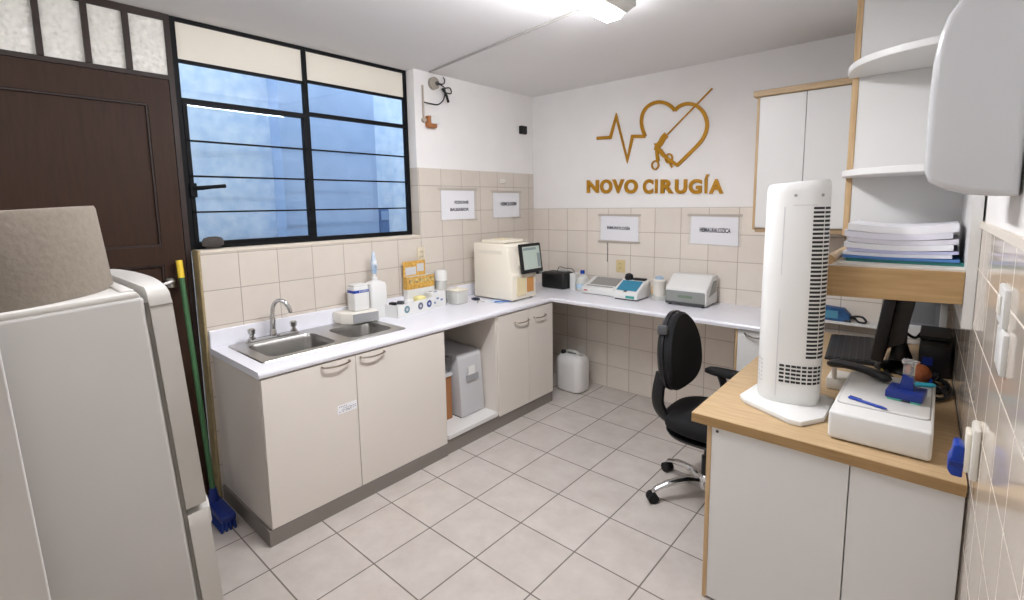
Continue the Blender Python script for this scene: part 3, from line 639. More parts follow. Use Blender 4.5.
b = nb(); prism(b, [(-.24, CT+.068), (-.215, CT+.0725), (-.216, CT+.0745), (-.241, CT+.070)], .77, 1.02, 'X'); obj('paper_slot', b, GREYPL, t)
b = nb(); box(b, .765, .80, -.2715, -.2695, CT+.028, CT+.038); obj('maker_mark', b, mat('red_mark', 'B8423A', .5), t)
b = nb(); box(b, .74, 1.02, -.25, -.05, CT, CT+.005); obj('foot', b, DGREY, t)
t = thing('teal_analyser', 'small white analyser with a sloping teal panel beside the white cups', 'analyser', (1.19, -.22, CT))
b = nb(); prism(b, [(-.34, CT+.01), (-.34, CT+.055), (-.325, CT+.07), (-.20, CT+.135), (-.12, CT+.145), (-.10, CT+.13), (-.10, CT+.01)], 1.085, 1.30, 'X', .01, 3); obj('body', b, WPL, t, True)
b = nb(); prism(b, [(-.316, CT+.0765), (-.20, CT+.1385), (-.201, CT+.1405), (-.317, CT+.0785)], 1.105, 1.28, 'X'); obj('teal_panel', b, TEAL, t)
b = nb(); lathe(b, [(.014, 0), (.014, .004)], (1.19, -.327, CT+.072), 14); obj('knob', b, DGREY, t)
b = nb(); box(b, 1.20, 1.275, -.3425, -.3395, CT+.02, CT+.04); obj('label_strip', b, mat('green_teal', '3C9A90', .4), t)
b = nb(); box(b, 1.10, 1.29, -.33, -.12, CT, CT+.012); obj('foot', b, DGREY, t)
b = nb(); lathe(b, [(.03, 0), (.036, .02), (.03, .045), (.01, .055)], (1.13, -.15, CT+.138), 14); box(b, 1.17, 1.28, -.17, -.12, CT+.142, CT+.158, .005, 1); obj('cable_plug', b, BLACK, t, True)
t = thing('cup_stack', 'tall stack of white cups on a round base between the two analysers', 'cup', (1.40, -.16, CT))
b = nb(); lathe(b, [(.06, 0), (.06, .035), (.052, .04)], (1.40, -.16, CT), 24); obj('base', b, FROST, t, True)
b = nb(); lathe(b, [(.048, .04), (.052, .15), (.056, .155), (.056, .165), (.045, .17)], (1.40, -.16, CT), 24); obj('cup', b, WPL2, t, True)
b = nb(); lathe(b, [(.033, .17), (.033, .188), (.02, .193)], (1.40, -.16, CT), 16); obj('lid', b, mat('pale_blue_lid', 'A9BDD2', .4), t, True)
b = nb(); box(b, 1.345, 1.353, -.185, -.155, CT+.05, CT+.11); obj('label_patch', b, mat('pale_orange', 'E2C08A', .5), t)
b = nb(); lathe(b, [(.02, 0), (.02, .11), (.012, .12)], (1.475, -.10, CT), 16); tag(obj('glass_tube', b, FROST, None, True), 'thin cloudy tube standing behind the cup stack', 'tube')
t = thing('silver_front_analyser', 'white box-shaped analyser with sloping top and silver-grey front at the right of the back worktop', 'analyser', (1.65, -.16, CT))
b = nb(); prism(b, [(-.27, CT+.012), (-.27, CT+.125), (-.255, CT+.14), (-.14, CT+.222), (-.035, CT+.222), (-.035, CT+.012)], 1.50, 1.81, 'X', .01, 3); obj('body', b, WPL, t, True)
b = nb(); prism(b, [(1.505, CT+.03), (1.80, CT+.03), (1.80, CT+.105), (1.79, CT+.112), (1.515, CT+.112), (1.505, CT+.105)], -.277, -.268, 'Y'); fp = obj('front_panel', b, mat('silver_grey', '8C8E8B', .35), t)
b = nb(); box(b, 1.60, 1.71, -.2785, -.2765, CT+.062, CT+.082); obj('display', b, mat('green_grey_display', '6E7F6C', .3), fp)
b = nb(); box(b, 1.505, 1.80, -.28, -.27, CT+.012, CT+.028); obj('drawer_lip', b, DGREY, t)
b = nb(); prism(b, [(-.22, CT+.075), (-.13, CT+.185), (-.07, CT+.185), (-.07, CT+.10)], 1.81, 1.813, 'X'); obj('side_vent', b, mat('smoky_grey', '8B9088', .3), t)
for x in (1.53, 1.78):
    for y in (-.25, -.06):
        b = nb(); lathe(b, [(.012, 0), (.012, .013)], (x, y, CT), 10); obj('foot', b, RUBBER, t)

# ---- under the worktop
t = thing('water_purifier', 'grey box-shaped device with a white tag inside the open base unit', 'device', (.30, -1.39, .135))
b = nb(); prism(b, [(.10, .14), (.53, .14), (.50, .575), (.485, .60), (.10, .615)], -1.525, -1.285, 'Y', .012, 2); obj('body', b, LGREY, t, True)
b = nb(); prism(b, [(.5185, .44), (.5215, .395), (.5255, .395), (.5225, .44)], -1.46, -1.34, 'Y'); obj('grip_recess', b, GREYPL, t)
b = nb(); prism(b, [(.513, .50), (.517, .435), (.521, .435), (.517, .50)], -1.44, -1.37, 'Y'); obj('white_tag', b, WPL, t)
b = nb(); box(b, .12, .51, -1.52, -1.29, .135, .142); obj('foot', b, DGREY, t)
b = nb(); box(b, .12, .46, -1.72, -1.555, .135, .46, .002, 1); tag(obj('brown_carton', b, BROWNC), 'brown cardboard carton beside the grey device in the open base unit', 'box')
t = thing('storage_tray', 'clear plastic tray with a pale rim on top of the brown carton', 'tray', (.3, -1.64, .46))
b = nb(); box(b, .13, .475, -1.725, -1.55, .46, .485, .004, 1); obj('tray_base', b, LGREY, t, True)
b = nb(); box(b, .14, .46, -1.715, -1.56, .485, .60, .006, 1); obj('tray_cover', b, CLEAR, t, True)
t = thing('jerrycan', 'white plastic jerrycan on the floor in the corner below the worktop', 'jerrycan', (.62, -.24, 0))
b = nb(); jc = []
for i, z in ((.02, 0), (.004, .015), (0, .05), (0, .255), (.006, .30), (.025, .325), (.055, .335)): jc.append([(p[0], p[1], z) for p in rrect(.495+i, .765-i, -.345+i, -.14-i, .06, 5)])
loft(b, jc); obj('body', b, mat('milky_plastic', 'E4E2DF', .35, trans=.1), t, True)
b = nb(); tube(b, smooth_path([(.56, -.24, .325), (.58, -.24, .35), (.64, -.24, .355), (.68, -.24, .345), (.70, -.24, .325)]), .014, 8); obj('handle', b, FROST, t, True)
b = nb(); lathe(b, [(.022, .33), (.022, .355), (.018, .36)], (.548, -.27, 0), 14); obj('cap', b, BLACK, t, True)
b = nb(); loft(b, [[(.71+.03*math.cos(a)*k, -.22+.04*math.sin(a)*k, z) for a in [2*PI*i/10 for i in range(10)]] for k, z in ((.6, .30), (1, .34), (.7, .38), (1.1, .405))]); obj('crumpled_bag', b, SLEEVE, t)

# ================================================================== CABINET UNDER RIGHT END OF BACK WORKTOP
t = thing('drawer_cabinet', 'white base cabinet with a bow handle under the right end of the back worktop', 'cabinet', (2.22, -.3, 0))
b = nb(); box(b, 2.12, 2.31, -.555, -.01, .08, CB-.001); obj('carcass', b, WHITEL, t)
b = nb(); box(b, 2.108, 2.12, -.575, -.01, .0, CB-.001); obj('side_panel', b, OAKZ, t)
b = nb(); box(b, 2.122, 2.31, -.575, -.556, .085, CB-.006, .0015, 1); d = obj('door', b, WHITEL, t)
b = nb(); tube(b, smooth_path([(2.165, -.575, .846), (2.18, -.597, .84), (2.235, -.605, .832), (2.285, -.597, .836), (2.297, -.575, .84)]), .006, 8); obj('handle', b, mat('dull_chrome', '8C8780', .3, metal=1), d, True)
b = nb(); box(b, 2.12, 2.31, -.56, -.01, 0, .08); obj('plinth', b, PLINTH, t)

# ================================================================== DESK
DT = .815
t = thing('desk', 'oak-topped desk with white end panel along the right wall', 'desk', (2.75, -1.0, 0))
b = nb(); prism(b, [(2.33, -1.885), (RX(-1.885)-.004, -1.885), (RX(-.105)-.004, -.105), (2.33, -.105)], DT-.042, DT, 'Z', .004, 2); obj('desktop', b, OAKX, t)
b = nb(); box(b, 2.331, RX(-1.885)-.006, -1.8868, -1.8845, DT-.04, DT-.003); obj('front_edge', b, wood_mat('dark_shaded_oak_edge', 'A98A60', '95774F', (1.2, 14, 14), .5, 5), t)  # strip of darker oak; the dimness of this face is in its colour
b = nb(); box(b, 2.41, 2.875, -1.872, -1.853, .012, DT-.042, .001, 1); obj('end_panel', b, WHITEL, t)
b = nb(); box(b, 2.879, RX(-1.87)-.006, -1.872, -1.853, .012, DT-.042, .001, 1); obj('end_panel', b, WHITEL, t)
b = nb(); box(b, 2.392, 2.41, -1.874, -1.83, .004, DT-.042, .001, 1); obj('edge_strip', b, OAKZ, t)
b = nb(); box(b, 2.393, 3.14, -1.852, -1.836, .012, DT-.042); obj('inner_panel', b, WHITEL, t)
b = nb(); box(b, 2.42, 3.10, -.16, -.14, .0, DT-.042); obj('back_support', b, WHITEL, t)
b = nb(); lathe(b, [(.006, 0), (.006, .002)], (0, 0, 0), 10); b.transform(Matrix.Translation((2.432, -1.8725, .755)) @ Matrix.Rotation(PI/2, 4, 'X')); obj('screw_cap', b, DGREY, t)
b = nb(); box(b, 2.36, 2.86, -.10, -.002, .875, .893, .002, 1); tag(obj('wall_ledge', b, WHITEL), 'narrow white ledge on the back wall behind the desk, holding the blue box', 'shelf')
# on the ledge
t = thing('blue_carton', 'blue and teal printed carton lying on the white ledge behind the desk', 'box', (2.56, -.055, .893))
b = nb(); prism(b, [(2.42, .893), (2.655, .893), (2.655, .935), (2.62, .975), (2.42, .99)], -.09, -.02, 'Y', .004, 1); obj('carton', b, mat('blue_print', '2F5F8F', .5, col2='1F3F70', nscale=25), t)
b = nb(); box(b, 2.50, 2.59, -.0915, -.0902, .91, .96); obj('printed_patch', b, mat('teal_print', '4F8FA8', .5), t)
b = nb(); pts = smooth_path([(2.63, -.07, .91), (2.68, -.085, .935), (2.72, -.06, .93), (2.74, -.085, .905), (2.70, -.07, .90), (2.67, -.06, .92), (2.62, -.08, .905), (2.66, -.09, .90)]); tube(b, pts, .007, 6); tag(obj('coiled_cable', b, BLACK, None, True), 'small coil of black cable at the right end of the white ledge', 'cable')
# ================================================================== TOWER FAN
t = thing('tower_fan', 'tall white tower fan standing on the oak desk corner', 'fan', (2.60, -1.535, DT))
b = nb(); bp = [(2.44, -1.62), (2.47, -1.66), (2.66, -1.765), (2.705, -1.765), (2.765, -1.66), (2.765, -1.43), (2.73, -1.40), (2.50, -1.40), (2.46, -1.43)]
prism(b, bp, DT, DT+.022, 'Z', .006, 2); obj('base_plate', b, WPL, t, True)
cxf, cyf = 2.605, -1.51
def fr(a, z):   # flattened tower section
    ca, sa = math.cos(a-math.radians(10)), math.sin(a-math.radians(10))
    n = 2.9; rx, ry = .118, .105
    return 1/((abs(ca)/rx)**n+(abs(sa)/ry)**n)**(1/n)
b = nb(); prof = [(.96, .022), (1, .04), (1.0, .05), (1.0, .5), (.97, .90), (.955, .925), (.90, .938)]
rings = []
for k, z in prof:
    ring = []
    for i in range(48):
        a = 2*PI*i/48; r = fr(a, z)*k
        x, y = cxf+r*math.cos(a), cyf+r*math.sin(a)
        zz = DT+z+(.010*((x-cxf)/.11) if z > .88 else 0)
        ring.append((x, y, zz))
    rings.append(ring)
loft(b, rings); obj('tower_body', b, WPL, t, True)
def slotpatch(b, a0, a1, z0, z1, k=1.0, off=.0012):
    n = max(2, int(abs(a1-a0)/7)); V = []
    for z in (z0, z1):
        s = 1.0 if z <= .5 else 1-.03*(z-.5)/.4
        for o2 in (0, off):
            V.append([b.verts.new((cxf+(fr(a, z)*s+o2)*math.cos(a), cyf+(fr(a, z)*s+o2)*math.sin(a), DT+z)) for a in [math.radians(a0+(a1-a0)*i/n) for i in range(n+1)]])
    lo, loo, hi, hio = V
    for i in range(n):
        b.faces.new((loo[i], loo[i+1], hio[i+1], hio[i])); b.faces.new((lo[i], lo[i+1], loo[i+1], loo[i])); b.faces.new((hi[i], hio[i], hio[i+1], hi[i+1]))
    for i in (0, n): b.faces.new((lo[i], loo[i], hio[i], hi[i]))
b = nb()
for i in range(37):
    z = .225+i*.0168
    slotpatch(b, -50, -31, z, z+.0092); slotpatch(b, -28.5, -11, z, z+.0092)
obj('side_grille', b, mat('grille_dark', '2A2B2D', .7), t)
b = nb()
for i in range(5):
    z = .115+i*.0165
    for a in (-98, -86, -75, -65, -55, -45, -35, -25): slotpatch(b, a, a+(9 if a < -70 else 7.5), z, z+.0092)
obj('base_grille', b, MATS['grille_dark'], t)
b = nb()
for i in range(6):
    z = .10+i*.018
    for a in (-152, -143, -134): slotpatch(b, a, a+3, z, z+.008)
obj('speaker_hole', b, LGREY, t)
b = nb()
for a in (-84, -36):
    a_ = math.radians(a); r = fr(a_, .5)*.973; P_ = Vector((cxf+r*math.cos(a_), cyf+r*math.sin(a_), DT+.885)); b = nb(); cyl(b, P_, P_+Vector((math.cos(a_), math.sin(a_), 0))*.003, .006, 12); obj('screw', b, GREYPL, t)
b = nb()
for a, w_ in ((-66, 22),):
    slotpatch(b, a-w_, a+w_, .845, .848)
    slotpatch(b, -104, -102.5, .05, .84)
obj('seam_line', b, LGREY, t)
# ================================================================== WHITE BOX ON DESK + THINGS ON IT
t = thing('document_scanner', 'white low rounded box-shaped machine on the desk in front of the monitor', 'scanner', (2.94, -1.53, DT))
b = nb(); box(b, 2.795, 3.085, -1.80, -1.25, DT+.004, DT+.108, .012, 4); obj('body', b, WPL, t, True)
b = nb(); rings = [[(p[0], p[1], DT+z) for p in rrect(2.808+i, 3.073-i, -1.70+i, -1.262-i, .02)] for i, z in ((0, .1075), (0, .112), (.004, .1145))]; loft(b, rings); obj('lid', b, mat('lid_grey_white', 'D3D2CE', .3), t, True)
b = nb(); loft(b, [[(p[0], p[1], DT+zz) for p in rrect(2.8055, 3.0755, -1.7025, -1.2595, .022)] for zz in (.1076, .1086)]); obj('lid_seam', b, GREYPL, t)
b = nb(); box(b, 2.82, 3.06, -1.78, -1.27, DT, DT+.006); obj('foot', b, DGREY, t)
ZT = DT+.1145
b = nb(); M = Matrix.Translation((2.897, -1.675, ZT+.0055)) @ Matrix.Rotation(math.radians(-22), 4, 'Z')
tube(b, [M @ Vector((x, 0, 0)) for x in (-.066, -.06, .05, .064)], [.003, .0055, .0055, .0022], 10)
t = thing('blue_ballpoint', 'dark blue ballpoint pen lying on the white machine', 'pen', (2.897, -1.675, ZT)); obj('barrel', b, BLUE, t, True)
b = nb(); tube(b, [M @ Vector((-.062, .003, .006)), M @ Vector((-.02, .003, .006))], .0018, 6); obj('clip', b, DBLUE, t)
t = thing('hand_stamp', 'dark blue hand stamp with clear grip on top of the white machine', 'stamp', (3.0, -1.52, ZT), math.radians(-6)); M0 = WM[t.name]
b = nb(); box(b, -.055, .055, -.055, .06, .008, .036, .004, 2, M0); obj('base_frame', b, DBLUE, t, True)
b = nb(); box(b, -.05, -.005, -.05, -.015, 0, .012, .002, 1, M0); box(b, .02, .05, -.05, -.02, 0, .012, .002, 1, M0); obj('pad', b, mat('mint_pad', '5CC0A8', .4), t)
b = nb(); prism(b, [(-.022, .036), (.022, .036), (.018, .085), (-.012, .095)], -.012, .022, 'Y'); b.transform(M0); obj('blue_stem', b, DBLUE, t)
b = nb(); box(b, -.014, .02, -.006, .018, .085, .14, .005, 2, M0); box(b, -.02, .026, -.012, .024, .135, .15, .005, 2, M0); obj('clear_grip', b, CLEAR, t, True)
b = nb(); M = Matrix.Translation((3.045, -1.33, ZT+.009)) @ Matrix.Rotation(.35, 4, 'Z'); tube(b, [M @ Vector((x, 0, 0)) for x in (-.04, -.03, .03, .042)], [.006, .009, .009, .004], 10); tag(obj('cyan_marker', b, CYAN, None, True), 'short cyan marker at the far right corner of the white machine', 'marker')
# telephone
t = thing('telephone', 'black curved telephone handset resting across a white cradle behind the white machine', 'telephone', (2.78, -1.22, DT))
b = nb(); box(b, 2.705, 2.785, -1.245, -1.10, DT, DT+.055, .008, 2); obj('cradle', b, WPL2, t, True)
hp = smooth_path([(2.715, -1.245, DT+.122), (2.76, -1.275, DT+.136), (2.83, -1.315, DT+.144), (2.90, -1.36, DT+.142), (2.945, -1.385, DT+.135)], 5)
b = nb(); tube(b, hp, [.016, .021, .023, .024, .024, .023, .022, .021, .021, .021, .021, .021, .021, .022, .023, .024, .025, .025, .023, .019, .01], 12, .8); obj('handset', b, BLACK, t, True)
b = nb(); tube(b, [(2.735, -1.235, DT+.055), (2.735, -1.25, DT+.115)], .01, 8); obj('cradle_prong', b, WPL2, t)
# keyboard
t = thing('keyboard', 'black keyboard lying on the desk to the left of the monitor', 'keyboard', (2.705, -.47, DT), math.radians(5)); M0 = WM[t.name]
b = nb(); prism(b, [(-.105, .0), (.115, 0), (.115, .022), (-.105, .012)], -.285, .285, 'Y', .004, 1); b.transform(M0); obj('case', b, BLACK, t)
kb = nb()
for r in range(6):
    for c in range(17):
        x = -.09+r*.032; y = -.27+c*.0322; z = .0125+.045*(x+.105)
        box(kb, x, x+.028, y, y+.029, z, z+.004)
kb.transform(M0); obj('key_bed', kb, mat('key_black', '1C1C1F', .5), t)
# monitor, edge on
t = thing('monitor', 'black flat monitor on a tilting stand seen edge-on on the desk', 'monitor', (2.90, -.70, DT))
Mm = Matrix.Translation((2.885, -.66, 1.065)) @ Matrix.Rotation(math.radians(7), 4, 'Y')
b = nb(); box(b, -.03, .022, -.21, .21, -.19, .19, .008, 2, Mm); obj('bezel', b, BLACK, t, True)
b = nb(); box(b, -.0315, -.0302, -.195, .195, -.17, .175, 0, 1, Mm); obj('screen', b, mat('dark_screen', '0B0C10', .08), t)
b = nb(); prism(b, [(.022, -.13), (.085, -.08), (.09, .15), (.022, .18)], -.15, .15, 'Y', .006, 2); b.transform(Mm); obj('rear_shell', b, DGREY, t, True)
b = nb(); tube(b, [(2.935, -.66, 1.0), (2.935, -.67, .90), (2.935, -.70, DT+.03)], [.03, .032, .04], 10); obj('neck', b, DGREY, t, True)
b = nb(); lathe(b, [(.098, 0), (.098, .012), (.085, .022), (.05, .03)], (2.935, -.72, DT), 32); obj('base', b, BLACK, t, True)
# white framed heater panel at the back, black case, orange ball, cables
t = thing('framed_panel', 'white framed grey panel standing on the desk against the back wall', 'panel', (3.02, -.14, DT))
b = nb()
for a in ((2.925, 2.945, .86, 1.2), (3.085, 3.118, .82, 1.2), (2.945, 3.085, .86, .94), (2.945, 3.085, 1.17, 1.2)): box(b, a[0], a[1], -.17, -.12, a[2], a[3], .003, 1)
obj('frame', b, WPL, t, True)
b = nb(); box(b, 2.944, 3.086, -.155, -.13, .935, 1.175); obj('grey_insert', b, mat('mid_grey_panel', '8B8D90', .6), t)
b = nb(); box(b, 2.965, 3.065, -.157, -.154, .955, 1.15); obj('inner_pane', b, mat('dim_grey_panel', '7C7E80', .6), t)
for q in ((2.925, 2.945, .862), (3.085, 3.118, .822)):
    b = nb(); box(b, q[0], q[1], -.17, -.12, DT, q[2]); obj('foot', b, WPL, t)
t = thing('power_supply', 'black rectangular case standing by the right wall behind the white machine', 'case', (3.05, -.55, DT))
b = nb(); box(b, 3.015, 3.135, -.76, -.36, DT, DT+.15, .006, 2); obj('body', b, BLACK, t, True)
b = nb(); box(b, 3.01, 3.137, -.62, -.34, DT+.15, DT+.168, .004, 1); obj('lid', b, DGREY, t, True)
b = nb(); box(b, 3.03, 3.07, -.7615, -.7595, DT+.055, DT+.095); obj('blue_label', b, DBLUE, t)
t = thing('orange_ball', 'rust-orange ball among the black cables behind the white machine', 'ball', (3.02, -.93, DT))
b = nb(); lathe(b, [(.002, .0), (.026, .005), (.044, .024), (.053, .051), (.048, .075), (.029, .094), (.004, .102)], (3.02, -.93, DT), 22); obj('body', b, RUST, t, True)
b = nb(); lathe(b, [(.004, .101), (.008, .109), (.002, .112)], (3.02, -.93, DT), 10); obj('tip', b, mat('pink_tip', 'D9A9A0', .5), t)
CAB = [([(2.95, -.60, .93), (2.985, -.66, .86), (2.97, -.74, .835), (2.94, -.80, .828), (2.99, -.86, .826), (3.07, -.88, .828), (3.11, -1.0, .826)], .009, RUBBER, 'thick black cable hanging behind the monitor and running past the orange ball to the wall'),
       ([(3.0, -1.03, .826), (3.04, -1.06, .84), (3.10, -1.02, .845), (3.12, -1.10, .828), (3.06, -1.17, .826), (3.03, -1.12, .84)], .007, BLACK, 'small tangle of black cable between the orange ball and the white machine'),
       ([(2.94, -.55, .95), (2.97, -.58, .88), (2.96, -.66, .84), (3.02, -.78, .828), (3.10, -.80, .826), (3.12, -.95, .823), (3.05, -1.0, .823), (3.0, -.95, .823)], .008, BLACK, 'thick black cable looping from the monitor to the right wall'),
       ([(2.93, -.5, .98), (2.99, -.45, .93), (3.03, -.40, .97), (3.08, -.35, .965)], .008, BLACK, 'black cable arching from the monitor onto the black case'),
       ([(2.95, -.66, .824), (2.90, -.78, .824), (2.93, -.92, .824), (3.02, -1.02, .824), (3.10, -1.03, .826), (3.13, -.9, .83), (3.08, -.86, .835), (3.04, -.94, .838)], .008, RUBBER, 'black cable lying in a loop around the orange ball'),
       ([(3.06, -.74, .83), (3.09, -.85, .85), (3.05, -1.05, .835), (3.10, -1.12, .826), (3.14, -1.02, .83), (3.12, -.9, .845)], .007, BLACK, 'coil of black cable right behind the far corner of the white machine'),
       ([(2.88, -.80, .822), (2.91, -.98, .822), (2.98, -1.1, .822), (3.04, -1.14, .822)], .006, YELLOW, 'yellow cable on the desk in front of the monitor base'),
       ([(3.01, -.74, .822), (3.07, -.96, .855), (3.03, -1.10, .83), (2.98, -1.16, .822)], .006, BLUE, 'blue cable crossing the black ones beside the orange ball')]
for pts, r, m, l in CAB:
    b = nb(); tube(b, smooth_path(pts, 6), r, 7); tag(obj('cable', b, m, None, True), l, 'cable', 'cables behind the white machine')
b = nb(); box(b, 2.83, 2.885, -.90, -.83, DT, DT+.012, .003, 1); tag(obj('blue_memo_block', b, DBLUE), 'flat dark blue block on the desk in front of the monitor base', 'notepad')

# ================================================================== SHELVES ON THE RIGHT
PY = -.88   # face of the tall white panel
t = thing('tall_shelf_unit', 'tall white wall unit with oak edge and two rounded open shelves above the papers', 'shelf unit', (2.9, PY, 1.20))
zb = 1.398
b = nb(); box(b, 2.71, RX(PY)-.005, PY, PY+.02, zb, H-.002); obj('back_panel', b, WHITEL, t)
b = nb(); box(b, 2.685, 2.712, PY-.004, PY+.04, 1.5, H-.002, .002, 1); obj('edge_strip', b, OAKZ, t)
b = nb(); box(b, 2.70, RX(PY)-.005, PY+.042, -.002, 1.50, H-.002); obj('cabinet_body', b, WHITEL, t)
def quarter(z0, z1, rx, ry):
    X1 = RX(PY)-.03; b = nb(); pts = [(X1, PY-.001), (2.672, PY-.001)]
    for i in range(1, 15):
        a = PI/2*i/14; pts.append((X1-(X1-2.672)*math.cos(a)**.8, PY-ry*math.sin(a)**.9))
    prism(b, pts, z0, z1, 'Z', .003, 1, 'caps'); return b
for z in (1.785, 2.262):
    obj('rounded_shelf', quarter(z, z+.03, .5, .43), WHITEL, t)
b = nb(); prism(b, [(2.735, PY), (RX(PY)-.03, PY), (RX(-1.43)-.031, -1.434), (2.735, -1.434)], zb, zb+.022, 'Z'); obj('paper_shelf', b, mat('pale_shelf', 'DDD8CE', .5), t)
b = nb(); prism(b, [(2.712, 1.284), (RX(-1.45)-.031, 1.296), (RX(-1.45)-.031, 1.414), (2.712, 1.409)], -1.455, -1.435, 'Y', .002, 1); obj('oak_fascia', b, wood_mat('shaded_oak_fascia', 'B7986C', 'A48458', (1.2, 14, 14), .45, 5), t)  # fascia faces away from the lamp; that shade is in the oak colour
b = nb(); tube(b, [(2.715, -1.445, 1.434), (2.715, PY-.006, 1.434)], .021, 16); obj('oak_rail', b, OAK, t, True)
b = nb(); prism(b, [(RX(PY)-.03, PY-.0005), (RX(PY)-.001, PY-.0005), (RX(-1.46)-.001, -1.46), (RX(-1.46)-.03, -1.46)], 1.21, H-.003, 'Z'); obj('side_board', b, WHITEL, t)
# papers stacked on the shelf
PM = [('teal_folder', 'teal cardboard folder at the bottom of the paper stack', mat('teal_folder_card', '2F7C78', .6), .013, .006),
      ('blue_folder', 'blue cardboard folder near the bottom of the paper stack', mat('blue_folder_card', '4F7FBE', .6), .010, .0),
      ('paper_bundle', 'thin white paper bundle just above the blue folder', PAPER, .014, -.004),
      ('paper_bundle', 'lilac-edged paper bundle second above the blue folder', mat('lilac_paper', 'BFC0DE', .7), .012, .004),
      ('paper_bundle', 'white paper bundle in the middle of the paper stack', PAPER, .023, -.003),
      ('paper_bundle', 'greyish paper bundle above the middle of the paper stack', mat('grey_white_paper', 'DAD8E0', .7), .019, .003),
      ('paper_bundle', 'white paper bundle second from the top of the paper stack', mat('cool_paper', 'E2E1EA', .7), .026, -.005),
      ('paper_bundle', 'thick white paper bundle topmost on the paper stack', PAPER, .030, .002)]
z = zb+.022
for i, (n, l, m, h, j) in enumerate(PM):
    b = nb(); x0, x1 = 2.752+1.6*j-(.004 if i < 2 else 0), 3.105+2.2*j+(.014 if i < 2 else 0); y0, y1 = -1.335+(0.006*i)+abs(j)*2, -.95
    nx, ny = 16, 3; V = {}
    k_ = min(1, i/6)
    def top(u): return (z-zb-.022)+.014*k_-.014*k_*math.sin(PI*min(max(u, 0), 1))+zb+.022
    dz = .0008
    for k in (0, 1):
        for ix in range(nx+1):
            for iy in range(ny+1):
                u = ix/nx; V[k, ix, iy] = b.verts.new((x0+(x1-x0)*u, y0+(y1-y0)*iy/ny, top(u)+(h-dz)*k))
    for ix in range(nx):
        for iy in range(ny):
            for k in (0, 1): b.faces.new((V[k, ix, iy], V[k, ix+1, iy], V[k, ix+1, iy+1], V[k, ix, iy+1]))
        for iy in (0, ny): b.faces.new((V[0, ix, iy], V[0, ix+1, iy], V[1, ix+1, iy], V[1, ix, iy]))
    for iy in range(ny):
        for ix in (0, nx): b.faces.new((V[0, ix, iy], V[0, ix, iy+1], V[1, ix, iy+1], V[1, ix, iy]))
    tag(obj(n, b, m), l, 'folder' if 'folder' in n else 'papers', 'papers stacked on the oak-fronted shelf'); z += h
# hanging cabinet on the back wall
t = thing('wall_cabinet', 'white two-door wall cabinet with oak cornice on the back wall right of the logo', 'cabinet', (2.36, -.15, 1.487))
b = nb(); box(b, 2.12, 2.69, -.285, -.002, 1.50, 2.345); obj('carcass', b, WHITEL, t)
b = nb(); box(b, 2.105, 2.12, -.30, -.002, 1.49, 2.345); obj('side_panel', b, OAKZ, t)
b = nb(); box(b, 2.085, 2.697, -.325, -.002, 2.345, 2.383, .004, 1); obj('cornice', b, OAKX, t)
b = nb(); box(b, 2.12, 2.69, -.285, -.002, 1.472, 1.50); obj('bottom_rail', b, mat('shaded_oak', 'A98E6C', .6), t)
for x0, x1 in ((2.122, 2.385), (2.388, 2.69)):
    b = nb(); box(b, x0, x1, -.303, -.286, 1.505, 2.342, .0015, 1); obj('door', b, WHITEL, t)
# white bulging dispenser on the right wall
t = thing('roll_dispenser', 'large white rounded dispenser cover on the right wall at the top right', 'dispenser', (3.1, -2.1, 1.683))
W_ = RX(-2.26)
out = [(W_, 1.684), (3.153, 1.684), (3.10, 1.690), (3.052, 1.706), (3.027, 1.722), (3.018, 1.745), (3.016, 1.82), (3.015, 1.915), (3.017, 2.0), (3.024, 2.06), (3.037, 2.105), (3.058, 2.14), (3.09, 2.165), (3.13, 2.178), (W_, 2.18)]
b = nb(); prism(b, out, -2.26, -2.02, 'Y', .016, 4, 'caps'); obj('cover', b, mat('glossy_white_cover', 'CBCBCB', .22, coat=.4), t, True)
b = nb(); box(b, RX(-2.2)-.012, RX(-2.0)+.006, -2.24, -2.03, 1.70, 2.16, .003, 1); obj('back_plate', b, GREYPL, t)
# switch plates and plug on the right wall
t = thing('switch_box', 'tall white switch box on the glossy right wall tiles', 'switch', (RX(-2.2), -2.2, 1.33))
b = nb(); box(b, RX(-2.2)-.009, RX(-2.2)+.006, -2.30, -2.17, 1.385, 1.475, .004, 2); obj('upper_plate', b, WPL, t, True)
b = nb(); box(b, RX(-2.25)-.009, RX(-2.25)+.006, -2.34, -2.20, 1.285, 1.38, .004, 2); obj('lower_plate', b, WPL, t, True)
b = nb(); box(b, RX(-2.2)-.014, RX(-2.2)-.008, -2.26, -2.21, 1.41, 1.455, .002, 1); obj('rocker', b, WPL2, t, True)
t = thing('power_outlet', 'white wall outlet on the right wall at the desk edge behind the blue plug', 'socket', (RX(-2.0), -2.0, .89))
b = nb(); box(b, 3.162, RX(-2.0)+.002, -2.05, -1.955, .90, 1.05, .008, 2); obj('face_plate', b, WPL2, t, True)
b = nb(); box(b, 3.150, 3.1625, -2.035, -1.97, .915, 1.03, .005, 2); obj('cover', b, CREAMPL, t, True)
t = thing('blue_plug', 'blue chunky plug pushed into the right wall outlet', 'plug', (3.125, -2.0, .90))
b = nb(); prism(b, [(3.150, .895), (3.150, .985), (3.136, .992), (3.126, .985), (3.123, .95), (3.117, .94), (3.117, .91), (3.126, .895)], -2.03, -1.97, 'Y', .004, 2); obj('plug_body', b, BLUE, t, True)
b = nb(); box(b, 3.119, 3.15, -2.033, -1.967, .925, .94, .002, 1); obj('grip_rib', b, DBLUE, t)

